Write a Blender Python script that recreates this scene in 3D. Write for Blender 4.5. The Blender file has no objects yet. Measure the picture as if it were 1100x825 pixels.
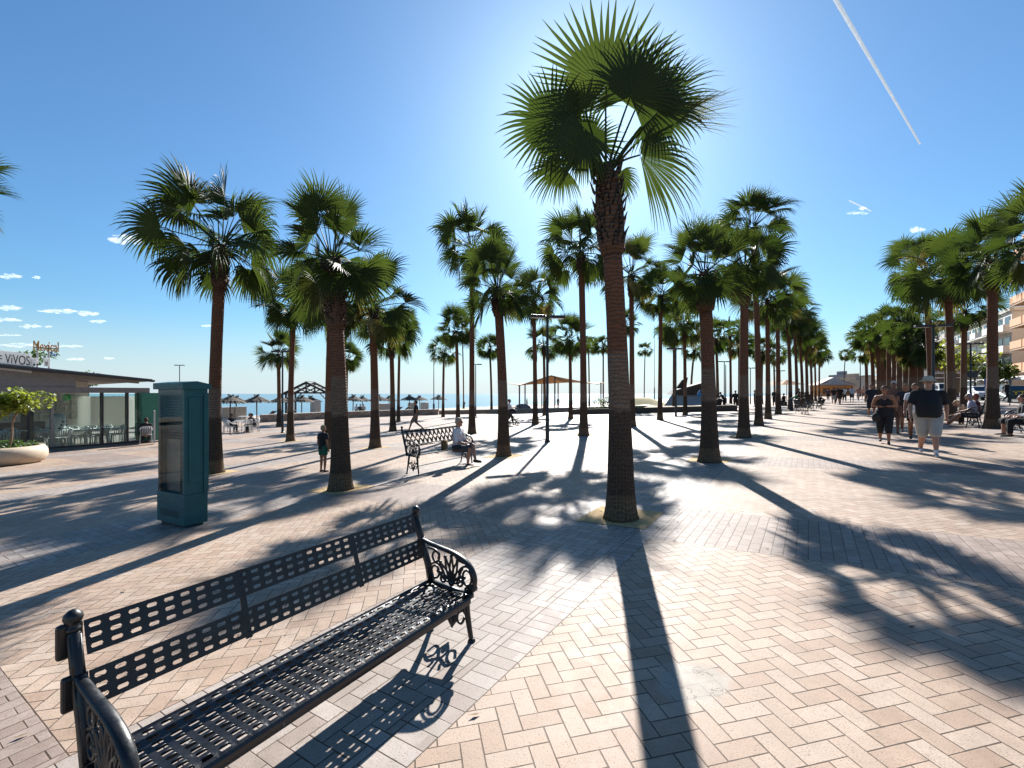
import bpy, bmesh, math, random
from mathutils import Vector, Matrix, Quaternion
sc = bpy.context.scene
C = sc.collection
R = math.radians
# ------------------------------------------------------------------ camera
cam = bpy.data.cameras.new('camera')
cam.lens = 16.04; cam.sensor_width = 36; cam.shift_y = 0.00955
cam.clip_start = 0.05; cam.clip_end = 120000
camo = bpy.data.objects.new('camera', cam); C.objects.link(camo)
camo.location = (0, 0, 1.57); camo.rotation_euler = (R(90), 0, 0)
sc.camera = camo
# ------------------------------------------------------------------ sky, sun, exposure
SUN_EL, SUN_AZ = R(32.3), R(9.5)           # azimuth to the right of the view axis (+Y)
w = bpy.data.worlds.new('World'); sc.world = w; w.use_nodes = True
nt = w.node_tree
sky = nt.nodes.new('ShaderNodeTexSky'); sky.sky_type = 'NISHITA'; sky.sun_disc = False
sky.sun_elevation = SUN_EL; sky.sun_rotation = SUN_AZ
sky.altitude = 0; sky.air_density = 1.2; sky.dust_density = 0.55; sky.ozone_density = 9
bg = nt.nodes['Background']; bg.inputs[1].default_value = 0.055
_tc = nt.nodes.new('ShaderNodeTexCoord'); _sx = nt.nodes.new('ShaderNodeSeparateXYZ'); nt.links.new(_tc.outputs['Generated'], _sx.inputs[0])
_mr = nt.nodes.new('ShaderNodeMapRange'); _mr.interpolation_type = 'SMOOTHSTEP'     # pale sea air low over the horizon
for _i, _v in enumerate((-.02, .16, .85, 0)): _mr.inputs[_i + 1].default_value = _v
nt.links.new(_sx.outputs[2], _mr.inputs[0])
_mx = nt.nodes.new('ShaderNodeMix'); _mx.data_type = 'RGBA'; _mx.inputs[7].default_value = (5.5, 6.5, 7.2, 1)
nt.links.new(_mr.outputs[0], _mx.inputs[0]); _ti = nt.nodes.new('ShaderNodeMix'); _ti.data_type = 'RGBA'; _ti.blend_type = 'MULTIPLY'; _ti.inputs[0].default_value = 1; _ti.inputs[7].default_value = (.91, 1.07, 1.04, 1)
nt.links.new(sky.outputs[0], _ti.inputs[6]); nt.links.new(_ti.outputs[2], _mx.inputs[6]); nt.links.new(_mx.outputs[2], bg.inputs[0])
sl = bpy.data.lights.new('sun', 'SUN'); sl.energy = 5.0; sl.angle = R(0.53); sl.color = (1, .975, .93)
so = bpy.data.objects.new('sun', sl); C.objects.link(so); so.location = (20, 120, 75)
so.rotation_euler = (R(90) - SUN_EL, 0, math.pi - SUN_AZ)
# direction to the sun
SD = Vector((math.sin(SUN_AZ) * math.cos(SUN_EL), math.cos(SUN_AZ) * math.cos(SUN_EL), math.sin(SUN_EL)))
so.rotation_euler = SD.to_track_quat('Z', 'Y').to_euler()
sc.view_settings.view_transform = 'Standard'; sc.view_settings.look = 'None'
sc.view_settings.exposure = 1.26; sc.view_settings.gamma = 1
sc.view_settings.use_curve_mapping = False
cy = sc.cycles
cy.max_bounces = 6; cy.diffuse_bounces = 3; cy.glossy_bounces = 3; cy.transmission_bounces = 6; cy.transparent_max_bounces = 12
cy.sample_clamp_indirect = 6; cy.caustics_reflective = False; cy.caustics_refractive = False
try:
    cy.use_denoising = True; cy.denoiser = 'OPENIMAGEDENOISE'
except Exception: pass

# ------------------------------------------------------------------ the lie of the land
TH = R(33); SN, CS = math.sin(TH), math.cos(TH)     # u runs along the promenade, v inland
def UV(x, y): return (x * SN + y * CS, x * CS - y * SN)
def XY(u, v): return (u * SN + v * CS, u * CS - v * SN)
def zg(u, v):
    vv = min(v, 13.0)
    if v > 13: vv = 13 + (v - 13) * .12
    uu = max(-30, min(u, 170.0))
    a = .0373 * vv + .0079 * uu
    b = -1.0 - max(0, -v - 46) * .036
    if b < -3.2: b = -3.2
    if v > -46:                                   # plaza easing into the flat by the beach
        k = .25
        d = a - b
        return b + (d + math.sqrt(d * d + k * k * .25)) / 2
    return b
def Z(x, y): return zg(*UV(x, y))
def at_u(u, v): x, y = XY(u, v); return Vector((x, y, zg(u, v)))
def ray(px, py): return Vector(((px - 550) / 490., 1, -(py - 423) / 490.))
def P(px, py):                                      # where the sight line meets the ground
    d = ray(px, py); t = .8; o = Vector((0, 0, 1.57))
    while t < 400:
        p = o + d * t
        if p.z < Z(p.x, p.y):
            a, b = t / 1.02 - .02, t
            for _ in range(30):
                m = (a + b) / 2; p = o + d * m
                if p.z < Z(p.x, p.y): b = m
                else: a = m
            p = o + d * a; return Vector((p.x, p.y, Z(p.x, p.y)))
        t = t * 1.02 + .02
    return o + d * 400
def ZH(py, dist): return 1.57 - (py - 423) / 490. * dist   # height of a picture row at a depth
def onv(px, py, v):                                  # (u, z) on the upright plane v = const
    t = (px - 550) / 490.; zz = v / (t * CS - SN); x = t * zz
    return x * SN + zz * CS, ZH(py, zz)

# ------------------------------------------------------------------ helpers
def tag(o, label=None, cat=None, group=None, kind=None):
    if label: o['label'] = label
    if cat: o['category'] = cat
    if group: o['group'] = group
    if kind: o['kind'] = kind
    return o
def thing(name, label, cat, loc=(0, 0, 0), rz=0, group=None):
    o = bpy.data.objects.new(name, None); C.objects.link(o); o.empty_display_size = .2
    o.location = loc; o.rotation_euler = (0, 0, rz)
    return tag(o, label, cat, group)
def copy_tree(o, parent=None):
    c = o.copy(); C.objects.link(c)
    if parent is not None: c.parent = parent
    for ch in list(o.children): copy_tree(ch, c)
    return c
def dup(o, loc, rz=None, label=None, group=None):
    c = copy_tree(o); c.location = loc
    if rz is not None: c.rotation_euler = (0, 0, rz)
    if label: c['label'] = label
    if group: c['group'] = group
    return c
def frame(d):
    d = Vector(d).normalized()
    a = Vector((0, 0, 1)) if abs(d.z) < .93 else Vector((1, 0, 0))
    s = d.cross(a).normalized(); n = s.cross(d).normalized()
    return d, s, n
class MB:
    def __init__(s): s.v = []; s.f = []; s.m = []
    def face(s, idx, mi=0): s.f.append(tuple(idx)); s.m.append(mi)
    def add(s, pts):
        b = len(s.v); s.v.extend([tuple(p) for p in pts]); return b
    def quad(s, a, b, c, d, mi=0):
        i = s.add((a, b, c, d)); s.face((i, i + 1, i + 2, i + 3), mi)
    def tri(s, a, b, c, mi=0):
        i = s.add((a, b, c)); s.face((i, i + 1, i + 2), mi)
    def box(s, c, sz, rz=0, mi=0, M=None):
        x, y, z = [q / 2. for q in sz]
        pts = [Vector((i * x, j * y, k * z)) for k in (-1, 1) for (i, j) in ((-1, -1), (1, -1), (1, 1), (-1, 1))]
        if rz:
            m = Matrix.Rotation(rz, 3, 'Z'); pts = [m @ p for p in pts]
        if M is not None: pts = [M @ p for p in pts]
        b = s.add([p + Vector(c) for p in pts])
        for q in ((0, 3, 2, 1), (4, 5, 6, 7), (0, 1, 5, 4), (1, 2, 6, 5), (2, 3, 7, 6), (3, 0, 4, 7)):
            s.face([b + i for i in q], mi)
        return s
    def beam(s, p0, p1, wd, ht, mi=0):
        p0 = Vector(p0); p1 = Vector(p1); d, a, n = frame(p1 - p0)
        q = [(-1, -1), (1, -1), (1, 1), (-1, 1)]
        b = s.add([p + a * (i * wd / 2) + n * (j * ht / 2) for p in (p0, p1) for (i, j) in q])
        for f in ((0, 1, 2, 3), (7, 6, 5, 4), (0, 4, 5, 1), (1, 5, 6, 2), (2, 6, 7, 3), (3, 7, 4, 0)):
            s.face([b + i for i in f], mi)
        return s
    def tube(s, pts, r, n=8, mi=0, caps=True, closed=False):
        pts = [Vector(p) for p in pts]; k = len(pts)
        rr = r if isinstance(r, (list, tuple)) else [r] * k
        rings = []; pn = None
        for i, p in enumerate(pts):
            a = pts[i - 1] if (i > 0 or closed) else p
            c = pts[(i + 1) % k] if (i < k - 1 or closed) else p
            d = (c - a)
            if d.length < 1e-9: d = Vector((0, 0, 1))
            d.normalize()
            if pn is None: _, sx, nn = frame(d)
            else:
                nn = pn - d * pn.dot(d)
                if nn.length < 1e-6: _, sx, nn = frame(d)
                nn.normalize(); sx = d.cross(nn)
            pn = nn
            b = s.add([p + (sx * math.cos(t * 2 * math.pi / n) + nn * math.sin(t * 2 * math.pi / n)) * rr[i] for t in range(n)])
            rings.append(b)
        for i in range(k if closed else k - 1):
            a, b = rings[i], rings[(i + 1) % k]
            for t in range(n):
                u = (t + 1) % n; s.face((a + t, a + u, b + u, b + t), mi)
        if caps and not closed:
            s.face([rings[0] + t for t in range(n)][::-1], mi); s.face([rings[-1] + t for t in range(n)], mi)
        return s
    def lathe(s, prof, c=(0, 0, 0), n=20, mi=0, caps=True, sx=1, sy=1):
        rings = []
        for (r, z) in prof:
            rings.append(s.add([(c[0] + r * sx * math.cos(2 * math.pi * t / n), c[1] + r * sy * math.sin(2 * math.pi * t / n), c[2] + z) for t in range(n)]))
        for a, b in zip(rings, rings[1:]):
            for t in range(n):
                u = (t + 1) % n; s.face((a + t, a + u, b + u, b + t), mi)
        if caps:
            s.face([rings[0] + t for t in range(n)][::-1], mi); s.face([rings[-1] + t for t in range(n)], mi)
        return s
    def prism(s, poly, fn, mi=0):
        """extrude a 2-D outline; fn(a, b, side) -> point, side 0/1"""
        n = len(poly)
        b0 = s.add([fn(a, b, 0) for a, b in poly]); b1 = s.add([fn(a, b, 1) for a, b in poly])
        s.face([b0 + i for i in range(n)][::-1], mi); s.face([b1 + i for i in range(n)], mi)
        for i in range(n):
            j = (i + 1) % n; s.face((b0 + i, b0 + j, b1 + j, b1 + i), mi)
        return s
    def ball(s, c, r, n=10, m=7, mi=0):
        if not isinstance(r, (tuple, list)): r = (r, r, r)
        c = Vector(c); top = s.add([c + Vector((0, 0, r[2]))]); rings = []
        for i in range(1, m):
            a = math.pi * i / m
            rings.append(s.add([c + Vector((r[0] * math.sin(a) * math.cos(2 * math.pi * t / n), r[1] * math.sin(a) * math.sin(2 * math.pi * t / n), r[2] * math.cos(a))) for t in range(n)]))
        bot = s.add([c - Vector((0, 0, r[2]))])
        for t in range(n):
            u = (t + 1) % n
            s.face((top, rings[0] + t, rings[0] + u), mi)
            for a, b in zip(rings, rings[1:]): s.face((a + t, b + t, b + u, a + u), mi)
            s.face((rings[-1] + t, bot, rings[-1] + u), mi)
        return s
    def mesh(s, name, mats, smooth=False):
        me = bpy.data.meshes.new(name); me.from_pydata(s.v, [], s.f)
        if not isinstance(mats, (list, tuple)): mats = [mats]
        for m in mats: me.materials.append(m)
        if len(mats) > 1:
            me.polygons.foreach_set('material_index', s.m)
        if smooth: me.polygons.foreach_set('use_smooth', [True] * len(me.polygons))
        me.update(); return me
    def build(s, name, mats, parent=None, smooth=False, bevel=0, loc=None, auto=None):
        me = s.mesh(name, mats, smooth)
        bm = bmesh.new(); bm.from_mesh(me)
        bmesh.ops.recalc_face_normals(bm, faces=bm.faces); bm.to_mesh(me); bm.free()
        o = bpy.data.objects.new(name, me); C.objects.link(o)
        if parent is not None: o.parent = parent
        if loc is not None: o.location = loc
        if bevel:
            b = o.modifiers.new('bevel', 'BEVEL'); b.width = bevel; b.segments = 2; b.limit_method = 'ANGLE'; b.angle_limit = R(40)
        if auto:
            for p in me.polygons: p.use_smooth = True
            try: me.set_sharp_from_angle(angle=R(auto))
            except Exception: pass
        return o
def catmull(pts, n=6, closed=False):
    pts = [Vector(p) for p in pts]; k = len(pts); out = []
    rng = range(k if closed else k - 1)
    for i in rng:
        if closed: p0, p1, p2, p3 = pts[i - 1], pts[i], pts[(i + 1) % k], pts[(i + 2) % k]
        else: p0, p1, p2, p3 = pts[max(i - 1, 0)], pts[i], pts[i + 1], pts[min(i + 2, k - 1)]
        for j in range(n):
            t = j / n
            out.append(.5 * ((2 * p1) + (p2 - p0) * t + (2 * p0 - 5 * p1 + 4 * p2 - p3) * t * t + (3 * p1 - p0 - 3 * p2 + p3) * t ** 3))
    if not closed: out.append(pts[-1])
    return out

# ------------------------------------------------------------------ materials
class NT:
    """small expression helper over a shader node tree"""
    def __init__(s, name):
        s.m = bpy.data.materials.new(name); s.m.use_nodes = True; s.t = s.m.node_tree
        s.b = s.t.nodes['Principled BSDF']; s.out = s.t.nodes['Material Output']
    def n(s, typ, **k):
        nd = s.t.nodes.new(typ)
        for a, v in k.items(): setattr(nd, a, v)
        return nd
    def put(s, sock, v):
        if hasattr(v, 'is_output'): s.t.links.new(v, sock)
        elif isinstance(v, (tuple, list)) and len(v) == 3 and sock.type == 'RGBA': sock.default_value = (*v, 1)
        else: sock.default_value = v
    def m_(s, op, a, b=None, c=None):
        nd = s.n('ShaderNodeMath', operation=op)
        for i, v in enumerate((a, b, c)):
            if v is not None: s.put(nd.inputs[i], v)
        return nd.outputs[0]
    def mix(s, f, a, b, typ='MIX'):
        nd = s.n('ShaderNodeMix', data_type='RGBA', blend_type=typ)
        s.put(nd.inputs[0], f); s.put(nd.inputs[6], a); s.put(nd.inputs[7], b)
        return nd.outputs[2]
    def noise(s, vec, scale, detail=4, rough=.6):
        nd = s.n('ShaderNodeTexNoise'); nd.inputs['Scale'].default_value = scale
        nd.inputs['Detail'].default_value = detail; nd.inputs['Roughness'].default_value = rough
        if vec is not None: s.t.links.new(vec, nd.inputs['Vector'])
        return nd.outputs['Fac']
    def obj(s): return s.n('ShaderNodeTexCoord').outputs['Object']
    def sep(s, v):
        nd = s.n('ShaderNodeSeparateXYZ'); s.t.links.new(v, nd.inputs[0]); return nd.outputs
    def comb(s, x, y, z=0):
        nd = s.n('ShaderNodeCombineXYZ')
        for i, v in enumerate((x, y, z)): s.put(nd.inputs[i], v)
        return nd.outputs[0]
    def ramp(s, f, stops, interp='LINEAR'):
        nd = s.n('ShaderNodeValToRGB'); cr = nd.color_ramp; cr.interpolation = interp
        while len(cr.elements) < len(stops): cr.elements.new(.5)
        for e, (p, c) in zip(cr.elements, stops): e.position = p; e.color = (*c, 1)
        s.put(nd.inputs[0], f); return nd.outputs[0]
    def step(s, f, a, b):
        nd = s.n('ShaderNodeMapRange'); s.put(nd.inputs[0], f); nd.inputs[1].default_value = a; nd.inputs[2].default_value = b
        return nd.outputs[0]
    def bump(s, h, strength=.4, dist=.01):
        nd = s.n('ShaderNodeBump'); nd.inputs['Strength'].default_value = strength; nd.inputs['Distance'].default_value = dist
        s.t.links.new(h, nd.inputs['Height']); s.t.links.new(nd.outputs[0], s.b.inputs['Normal'])
        return nd.outputs[0]
    def col(s, v): s.put(s.b.inputs['Base Color'], v)
    def rough(s, v): s.put(s.b.inputs['Roughness'], v)
def simple(name, col, rough=.6, metal=0, var=.12, scale=6, bump=0, spec=None):
    t = NT(name); c = t.obj(); f = t.noise(c, scale, 5)
    a = tuple(max(0, q * (1 - var)) for q in col); b = tuple(min(1, q * (1 + var)) for q in col)
    t.col(t.ramp(f, [(.3, a), (.7, b)])); t.rough(rough); t.b.inputs['Metallic'].default_value = metal
    if spec is not None: t.b.inputs['Specular IOR Level'].default_value = spec
    if bump: t.bump(t.noise(c, scale * 6, 4), .5, bump)
    return t.m
# ================================================================== SETTING
def paving():
    t = NT('herringbone paving'); xyz = t.sep(t.obj()); v, u = xyz[0], xyz[1]     # local x = v, y = u
    M = t.m_
    BR = .1
    right = M('GREATER_THAN', v, 1.0)
    off = M('MULTIPLY_ADD', right, 7.5, -2.15)
    dv = M('SUBTRACT', M('FLOORED_MODULO', M('ADD', M('SUBTRACT', v, off), 2.75), 5.5), 2.75)
    du = M('SUBTRACT', M('FLOORED_MODULO', M('ADD', M('ADD', u, .1), 2.925), 5.85), 2.925)
    adv, adu = M('ABSOLUTE', dv), M('ABSOLUTE', du)
    band = M('LESS_THAN', adv, .7); cross = M('MULTIPLY', M('LESS_THAN', adu, .75), M('SUBTRACT', 1, band))
    sold = M('MULTIPLY', band, M('GREATER_THAN', adv, .5))
    isband = M('MAXIMUM', band, cross)
    # coordinates: 45 degree herringbone in fields, square to the band inside bands
    k = 0.70710678 / BR
    xa = M('MULTIPLY', M('ADD', u, v), k); ya = M('MULTIPLY', M('SUBTRACT', u, v), k)
    xb = M('DIVIDE', v, BR); yb = M('DIVIDE', u, BR)
    def sel(f, a, b): return M('ADD', a, M('MULTIPLY', f, M('SUBTRACT', b, a)))
    X, Y = sel(band, xa, xb), sel(band, ya, yb)
    i, j = M('FLOOR', X), M('FLOOR', Y); fx, fy = M('SUBTRACT', X, i), M('SUBTRACT', Y, j)
    kk = M('FLOORED_MODULO', M('SUBTRACT', i, j), 4)
    hor = M('LESS_THAN', kk, 1.5); s1 = M('GREATER_THAN', kk, .5); s2 = M('LESS_THAN', kk, 2.5)
    a = sel(hor, M('ADD', fy, s2), M('ADD', fx, s1)); b = sel(hor, fx, fy)
    ida = sel(hor, i, M('SUBTRACT', i, s1)); idb = sel(hor, M('SUBTRACT', j, s2), j)
    # soldier courses along the band edges and running bond in the cross bands
    sa = M('SUBTRACT', M('DIVIDE', adv, BR), 5.0); sbv = M('DIVIDE', u, BR); sj = M('FLOOR', sbv)
    row = M('FLOOR', M('DIVIDE', v, BR)); rb = M('DIVIDE', M('ADD', u, M('MULTIPLY', row, .1)), BR * 2)
    ri = M('FLOOR', rb); ra = M('MULTIPLY', M('SUBTRACT', rb, ri), 2); rbv = M('SUBTRACT', M('DIVIDE', v, BR), row)
    a = sel(sold, a, sa); b = sel(sold, b, M('SUBTRACT', sbv, sj))
    a = sel(cross, a, ra); b = sel(cross, b, rbv)
    ida = sel(sold, ida, sj); idb = sel(sold, idb, 77.3)
    ida = sel(cross, ida, ri); idb = sel(cross, idb, row)
    obj = t.obj()
    wob = M('MULTIPLY', M('SUBTRACT', t.noise(obj, 9, 3), .5), .05)
    e = M('ADD', M('MINIMUM', M('MINIMUM', a, M('SUBTRACT', 2, a)), M('MINIMUM', b, M('SUBTRACT', 1, b))), wob)
    # joints between band and field
    eb = M('DIVIDE', M('MINIMUM', M('ABSOLUTE', M('SUBTRACT', adv, .7)), M('ADD', M('ABSOLUTE', M('SUBTRACT', adu, .75)), M('MULTIPLY', band, 9))), BR)
    eb = M('MINIMUM', eb, M('DIVIDE', M('ABSOLUTE', M('SUBTRACT', adv, .5)), BR))
    e = M('MINIMUM', e, eb)
    wn = t.n('ShaderNodeTexWhiteNoise'); wn.noise_dimensions = '3D'
    t.t.links.new(t.comb(ida, idb, hor), wn.inputs['Vector'])
    rnd = wn.outputs['Value']; rc = t.sep(wn.outputs['Color'])
    jw = M('MULTIPLY_ADD', rc[1], .022, .016)
    joint = M('SUBTRACT', 1, t.step(M('SUBTRACT', e, jw), -.006, .012))
    field = t.ramp(rnd, [(0, (.35, .252, .190)), (.35, (.385, .288, .222)), (.7, (.41, .317, .25)), (1, (.43, .342, .277))])
    bandc = t.ramp(rnd, [(0, (.29, .24, .212)), (.5, (.335, .29, .262)), (1, (.38, .335, .305))])
    colr = t.mix(isband, field, bandc); colr = t.mix(cross, colr, t.ramp(rnd, [(0, (.255, .20, .172)), (1, (.33, .268, .236))]))
    big = t.noise(obj, .55, 4); mid = t.noise(obj, 6, 5, .65); fine = t.noise(obj, 95, 3, .7); spk = t.noise(obj, 160, 2, .6)
    colr = t.mix(1, colr, t.ramp(mid, [(.28, (.80, .78, .75)), (.62, (1.05, 1.04, 1.03))]), 'MULTIPLY')
    colr = t.mix(1, colr, t.ramp(big, [(.32, (.82, .80, .79)), (.62, (1.03, 1.02, 1.0))]), 'MULTIPLY')
    colr = t.mix(M('MULTIPLY', t.step(spk, .58, .66), .8), colr, (.15, .095, .06))
    colr = t.mix(M('MULTIPLY', t.step(t.noise(obj, 2.2, 6, .75), .60, .74), .6), colr, (.13, .10, .08))
    # gum and oil spots
    vo = t.n('ShaderNodeTexVoronoi'); vo.inputs['Scale'].default_value = 1.7; t.t.links.new(obj, vo.inputs['Vector'])
    vc = t.sep(vo.outputs['Color'])
    spot = M('MULTIPLY', M('SUBTRACT', 1, t.step(vo.outputs['Distance'], .035, .055)), M('GREATER_THAN', vc[0], .45))
    colr = t.mix(M('MULTIPLY', spot, .6), colr, (.12, .09, .075))
    jc = t.mix(t.noise(obj, 3, 3), (.04, .026, .018), (.125, .085, .06))
    colr = t.mix(joint, colr, jc)
    # cement repair patch beside the near palm's shadow
    pd = M('SQRT', M('ADD', M('POWER', M('SUBTRACT', u, 2.60), 2), M('POWER', M('MULTIPLY', M('SUBTRACT', v, -.52), 1.15), 2)))
    pdn = M('ADD', pd, M('MULTIPLY', M('SUBTRACT', t.noise(obj, 4, 5), .5), .42))
    patch = M('SUBTRACT', 1, t.step(pdn, .19, .25))
    crack = M('MULTIPLY', M('SUBTRACT', 1, t.step(M('ABSOLUTE', M('SUBTRACT', t.noise(obj, 5.5, 5), .5)), .004, .012)), M('GREATER_THAN', mid, .5))
    pc = t.mix(fine, (.25, .225, .19), (.35, .32, .275)); pc = t.mix(crack, pc, (.05, .045, .04))
    colr = t.mix(M('MULTIPLY', patch, .72), colr, pc)
    t.col(colr)
    t.rough(t.ramp(mid, [(.3, (.55,) * 3), (.7, (.70,) * 3)])); t.b.inputs['Specular IOR Level'].default_value = .17
    hgt = M('ADD', M('MULTIPLY', M('SUBTRACT', 1, M('MAXIMUM', joint, 0)), 1.0), M('ADD', M('MULTIPLY', fine, .22), M('MULTIPLY', rc[2], .35)))
    hgt = sel(patch, hgt, M('MULTIPLY_ADD', fine, .4, .8))
    t.bump(hgt, .55, .006)
    return t.m
PAVE = paving()
ROT = -TH
def sheet(name, us, vs, mat, dz=0, fn=None):
    """terrain-following sheet over u/v ranges, in street-aligned local coordinates"""
    m = MB(); nv = len(vs)
    for u in us:
        for v in vs: m.v.append((v, u, (fn or zg)(u, v) + dz))
    for a in range(len(us) - 1):
        for b in range(nv - 1):
            i = a * nv + b; m.face((i, i + 1, i + nv + 1, i + nv))
    o = m.build(name, mat, smooth=True); o.rotation_euler = (0, 0, ROT)
    tag(o, kind='structure'); return o
def lin(a, b, n): return [a + (b - a) * i / n for i in range(n + 1)]
us = lin(-14, 60, 37) + lin(66, 200, 20)
sheet('plaza', us, lin(-46, 12.4, 60), PAVE)
# sand
t = NT('sand'); ob = t.obj(); n1 = t.noise(ob, 3, 6, .7); n2 = t.noise(ob, .15, 4)
t.col(t.mix(n2, t.ramp(n1, [(.3, (.33, .26, .18)), (.7, (.46, .38, .28))]), (.38, .31, .23))); t.rough(.95); t.bump(n1, .8, .08)
SAND = t.m
sheet('beach', [-500, -200, -60, 0, 60, 200, 500, 900, 1600], [-110, -90, -80, -70, -60, -52, -46], SAND, dz=-.004)
# road and pavement on the land side
t = NT('asphalt'); ob = t.obj(); t.col(t.ramp(t.noise(ob, 20, 6), [(.3, (.04, .04, .042)), (.7, (.075, .073, .07))])); t.rough(.85); ROADM = t.m
t = NT('pavement tiles'); ob = t.obj(); br = t.n('ShaderNodeTexBrick'); t.t.links.new(ob, br.inputs['Vector'])
br.inputs['Scale'].default_value = 2.5; br.inputs['Color1'].default_value = (.40, .35, .31, 1); br.inputs['Color2'].default_value = (.46, .41, .36, 1); br.inputs['Mortar'].default_value = (.2, .18, .16, 1)
t.col(br.outputs['Color']); t.rough(.8); TILE = t.m
sheet('road', us, [12.7, 14.5, 16.5, 18.5, 20.3], ROADM, dz=-.12)
sheet('pavement', us, [20.6, 24, 30], TILE)
def kerb(v0, v1):
    m = MB()
    for a, b in zip(us, us[1:]):
        pts = []
        for u in (a, b):
            for v, d in ((v0, -.2), (v1, -.2), (v1, .004), (v0, .004)): pts.append((v, u, zg(u, v) + d))
        i = m.add(pts)
        for f in ((0, 4, 5, 1), (1, 5, 6, 2), (2, 6, 7, 3), (3, 7, 4, 0)): m.face([i + q for q in f])
    o = m.build('kerb', simple('kerb stone', (.42, .39, .36), .8)); o.rotation_euler = (0, 0, ROT); tag(o, kind='structure')
kerb(12.4, 12.7); kerb(20.3, 20.6)
# land sheet to the horizon, sea
def landz(u, v): return zg(u, v) - .3 if v < 60 else zg(u, 60) - .3 + (v - 60) * .02
sheet('ground', [-900, -400, -100, -14, 60, 200, 400, 900, 2500], [-46, -30, 12, 30, 60, 200, 600, 2000], simple('dry ground', (.34, .29, .23), .95, scale=.3), fn=landz)
t = NT('sea water'); ob = t.obj()
mp = t.n('ShaderNodeMapping'); mp.inputs['Scale'].default_value = (.55, .22, 1); mp.inputs['Rotation'].default_value = (0, 0, R(15)); t.t.links.new(ob, mp.inputs[0])
wv = t.noise(mp.outputs[0], 1.0, 5, .6); w2 = t.noise(ob, .02, 3)
t.col(t.mix(w2, (.006, .075, .15), (.012, .13, .20))); t.rough(.16); t.b.inputs['IOR'].default_value = 1.33
t.bump(wv, .5, .5)
SEA = t.m
m = MB(); m.quad((-90000, -500, 0), (90000, -500, 0), (90000, 90000, 0), (-90000, 90000, 0))
o = m.build('sea', SEA, loc=(0, 0, -2.05)); tag(o, kind='structure')
# breaker foam along the shore
t = NT('foam'); ob = t.obj(); f = t.step(t.noise(ob, .5, 6, .7), .48, .6)
t.col((.8, .82, .82)); t.rough(.8); t.put(t.b.inputs['Alpha'], f); FOAM = t.m
m = MB(); 
for a, b in zip(lin(-100, 420, 104), lin(-100, 420, 104)[1:]):
    f = lambda u: -74.5 + 1.2 * math.sin(u * .11) + .6 * math.sin(u * .37)
    m.quad((f(a) - 2.2, a, -2.03), (f(a), a, -2.03), (f(b), b, -2.03), (f(b) - 2.2, b, -2.03))
o = m.build('surf', FOAM); o.rotation_euler = (0, 0, ROT); tag(o, kind='structure')
# ================================================================== PALMS
def leaf_mat():
    t = NT('palm leaf'); at = t.n('ShaderNodeAttribute'); at.attribute_name = 'tone'; f = at.outputs['Fac']
    base = t.ramp(f, [(0, (.018, .030, .010)), (.5, (.034, .050, .014)), (.8, (.10, .10, .03)), (1, (.15, .105, .055))])
    tr = t.ramp(f, [(0, (.075, .13, .016)), (.5, (.14, .20, .028)), (.8, (.34, .31, .06)), (1, (.22, .14, .06))])
    t.col(base); t.rough(.58); t.b.inputs['Specular IOR Level'].default_value = .16
    tl = t.n('ShaderNodeBsdfTranslucent'); t.put(tl.inputs[0], tr)
    mx = t.n('ShaderNodeMixShader'); mx.inputs[0].default_value = .22
    t.t.links.new(t.b.outputs[0], mx.inputs[1]); t.t.links.new(tl.outputs[0], mx.inputs[2]); t.t.links.new(mx.outputs[0], t.out.inputs[0])
    return t.m
def trunk_mat():
    t = NT('palm trunk'); ob = t.obj(); x, y, z = t.sep(ob); M = t.m_
    n1 = t.noise(ob, 5, 4); n2 = t.noise(ob, 40, 4, .7)
    zz = M('ADD', z, M('MULTIPLY', M('SUBTRACT', n1, .5), .06))
    red = t.ramp(n2, [(.3, (.105, .048, .027)), (.7, (.20, .096, .055))])
    pale = t.ramp(n2, [(.3, (.12, .08, .056)), (.7, (.24, .17, .122))])
    dark = t.ramp(n2, [(.3, (.048, .034, .024)), (.7, (.115, .08, .057))])
    foot = t.ramp(n2, [(.3, (.11, .072, .04)), (.7, (.20, .135, .085))])
    at = t.n('ShaderNodeAttribute'); at.attribute_name = 'tone'; boot = t.ramp(n2, [(.3, (.06, .035, .022)), (.75, (.17, .10, .065))])
    zz = M('ADD', zz, M('MULTIPLY', M('SUBTRACT', n2, .5), .10)); sb = lambda a: t.step(zz, a - .03, a + .03)
    c = t.mix(sb(.32), foot, dark); c = t.mix(sb(1.38), c, pale); c = t.mix(sb(2.12), c, red)
    c = t.mix(M('GREATER_THAN', at.outputs['Fac'], .5), c, boot)
    # ring scars
    rings = M('SINE', M('ADD', M('MULTIPLY', z, 120), M('MULTIPLY', M('ADD', n1, t.noise(ob, 1.7, 3)), 16)))
    ang = M('ARCTAN2', y, x)
    grid = M('SINE', M('MULTIPLY', ang, 26))
    low = M('LESS_THAN', zz, 1.38)
    h = M('ADD', rings, M('MULTIPLY', low, grid))
    c = t.mix(M('MULTIPLY', t.step(h, -.4, -1.0), .5), c, (.03, .018, .012))
    t.col(c); t.rough(.9); t.b.inputs['Specular IOR Level'].default_value = .2
    t.bump(M('ADD', h, M('MULTIPLY', n2, 1.2)), .7, .012)
    return t.m
LEAF, TRUNK = leaf_mat(), trunk_mat()
UP = Vector((0, 0, 1))
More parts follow.
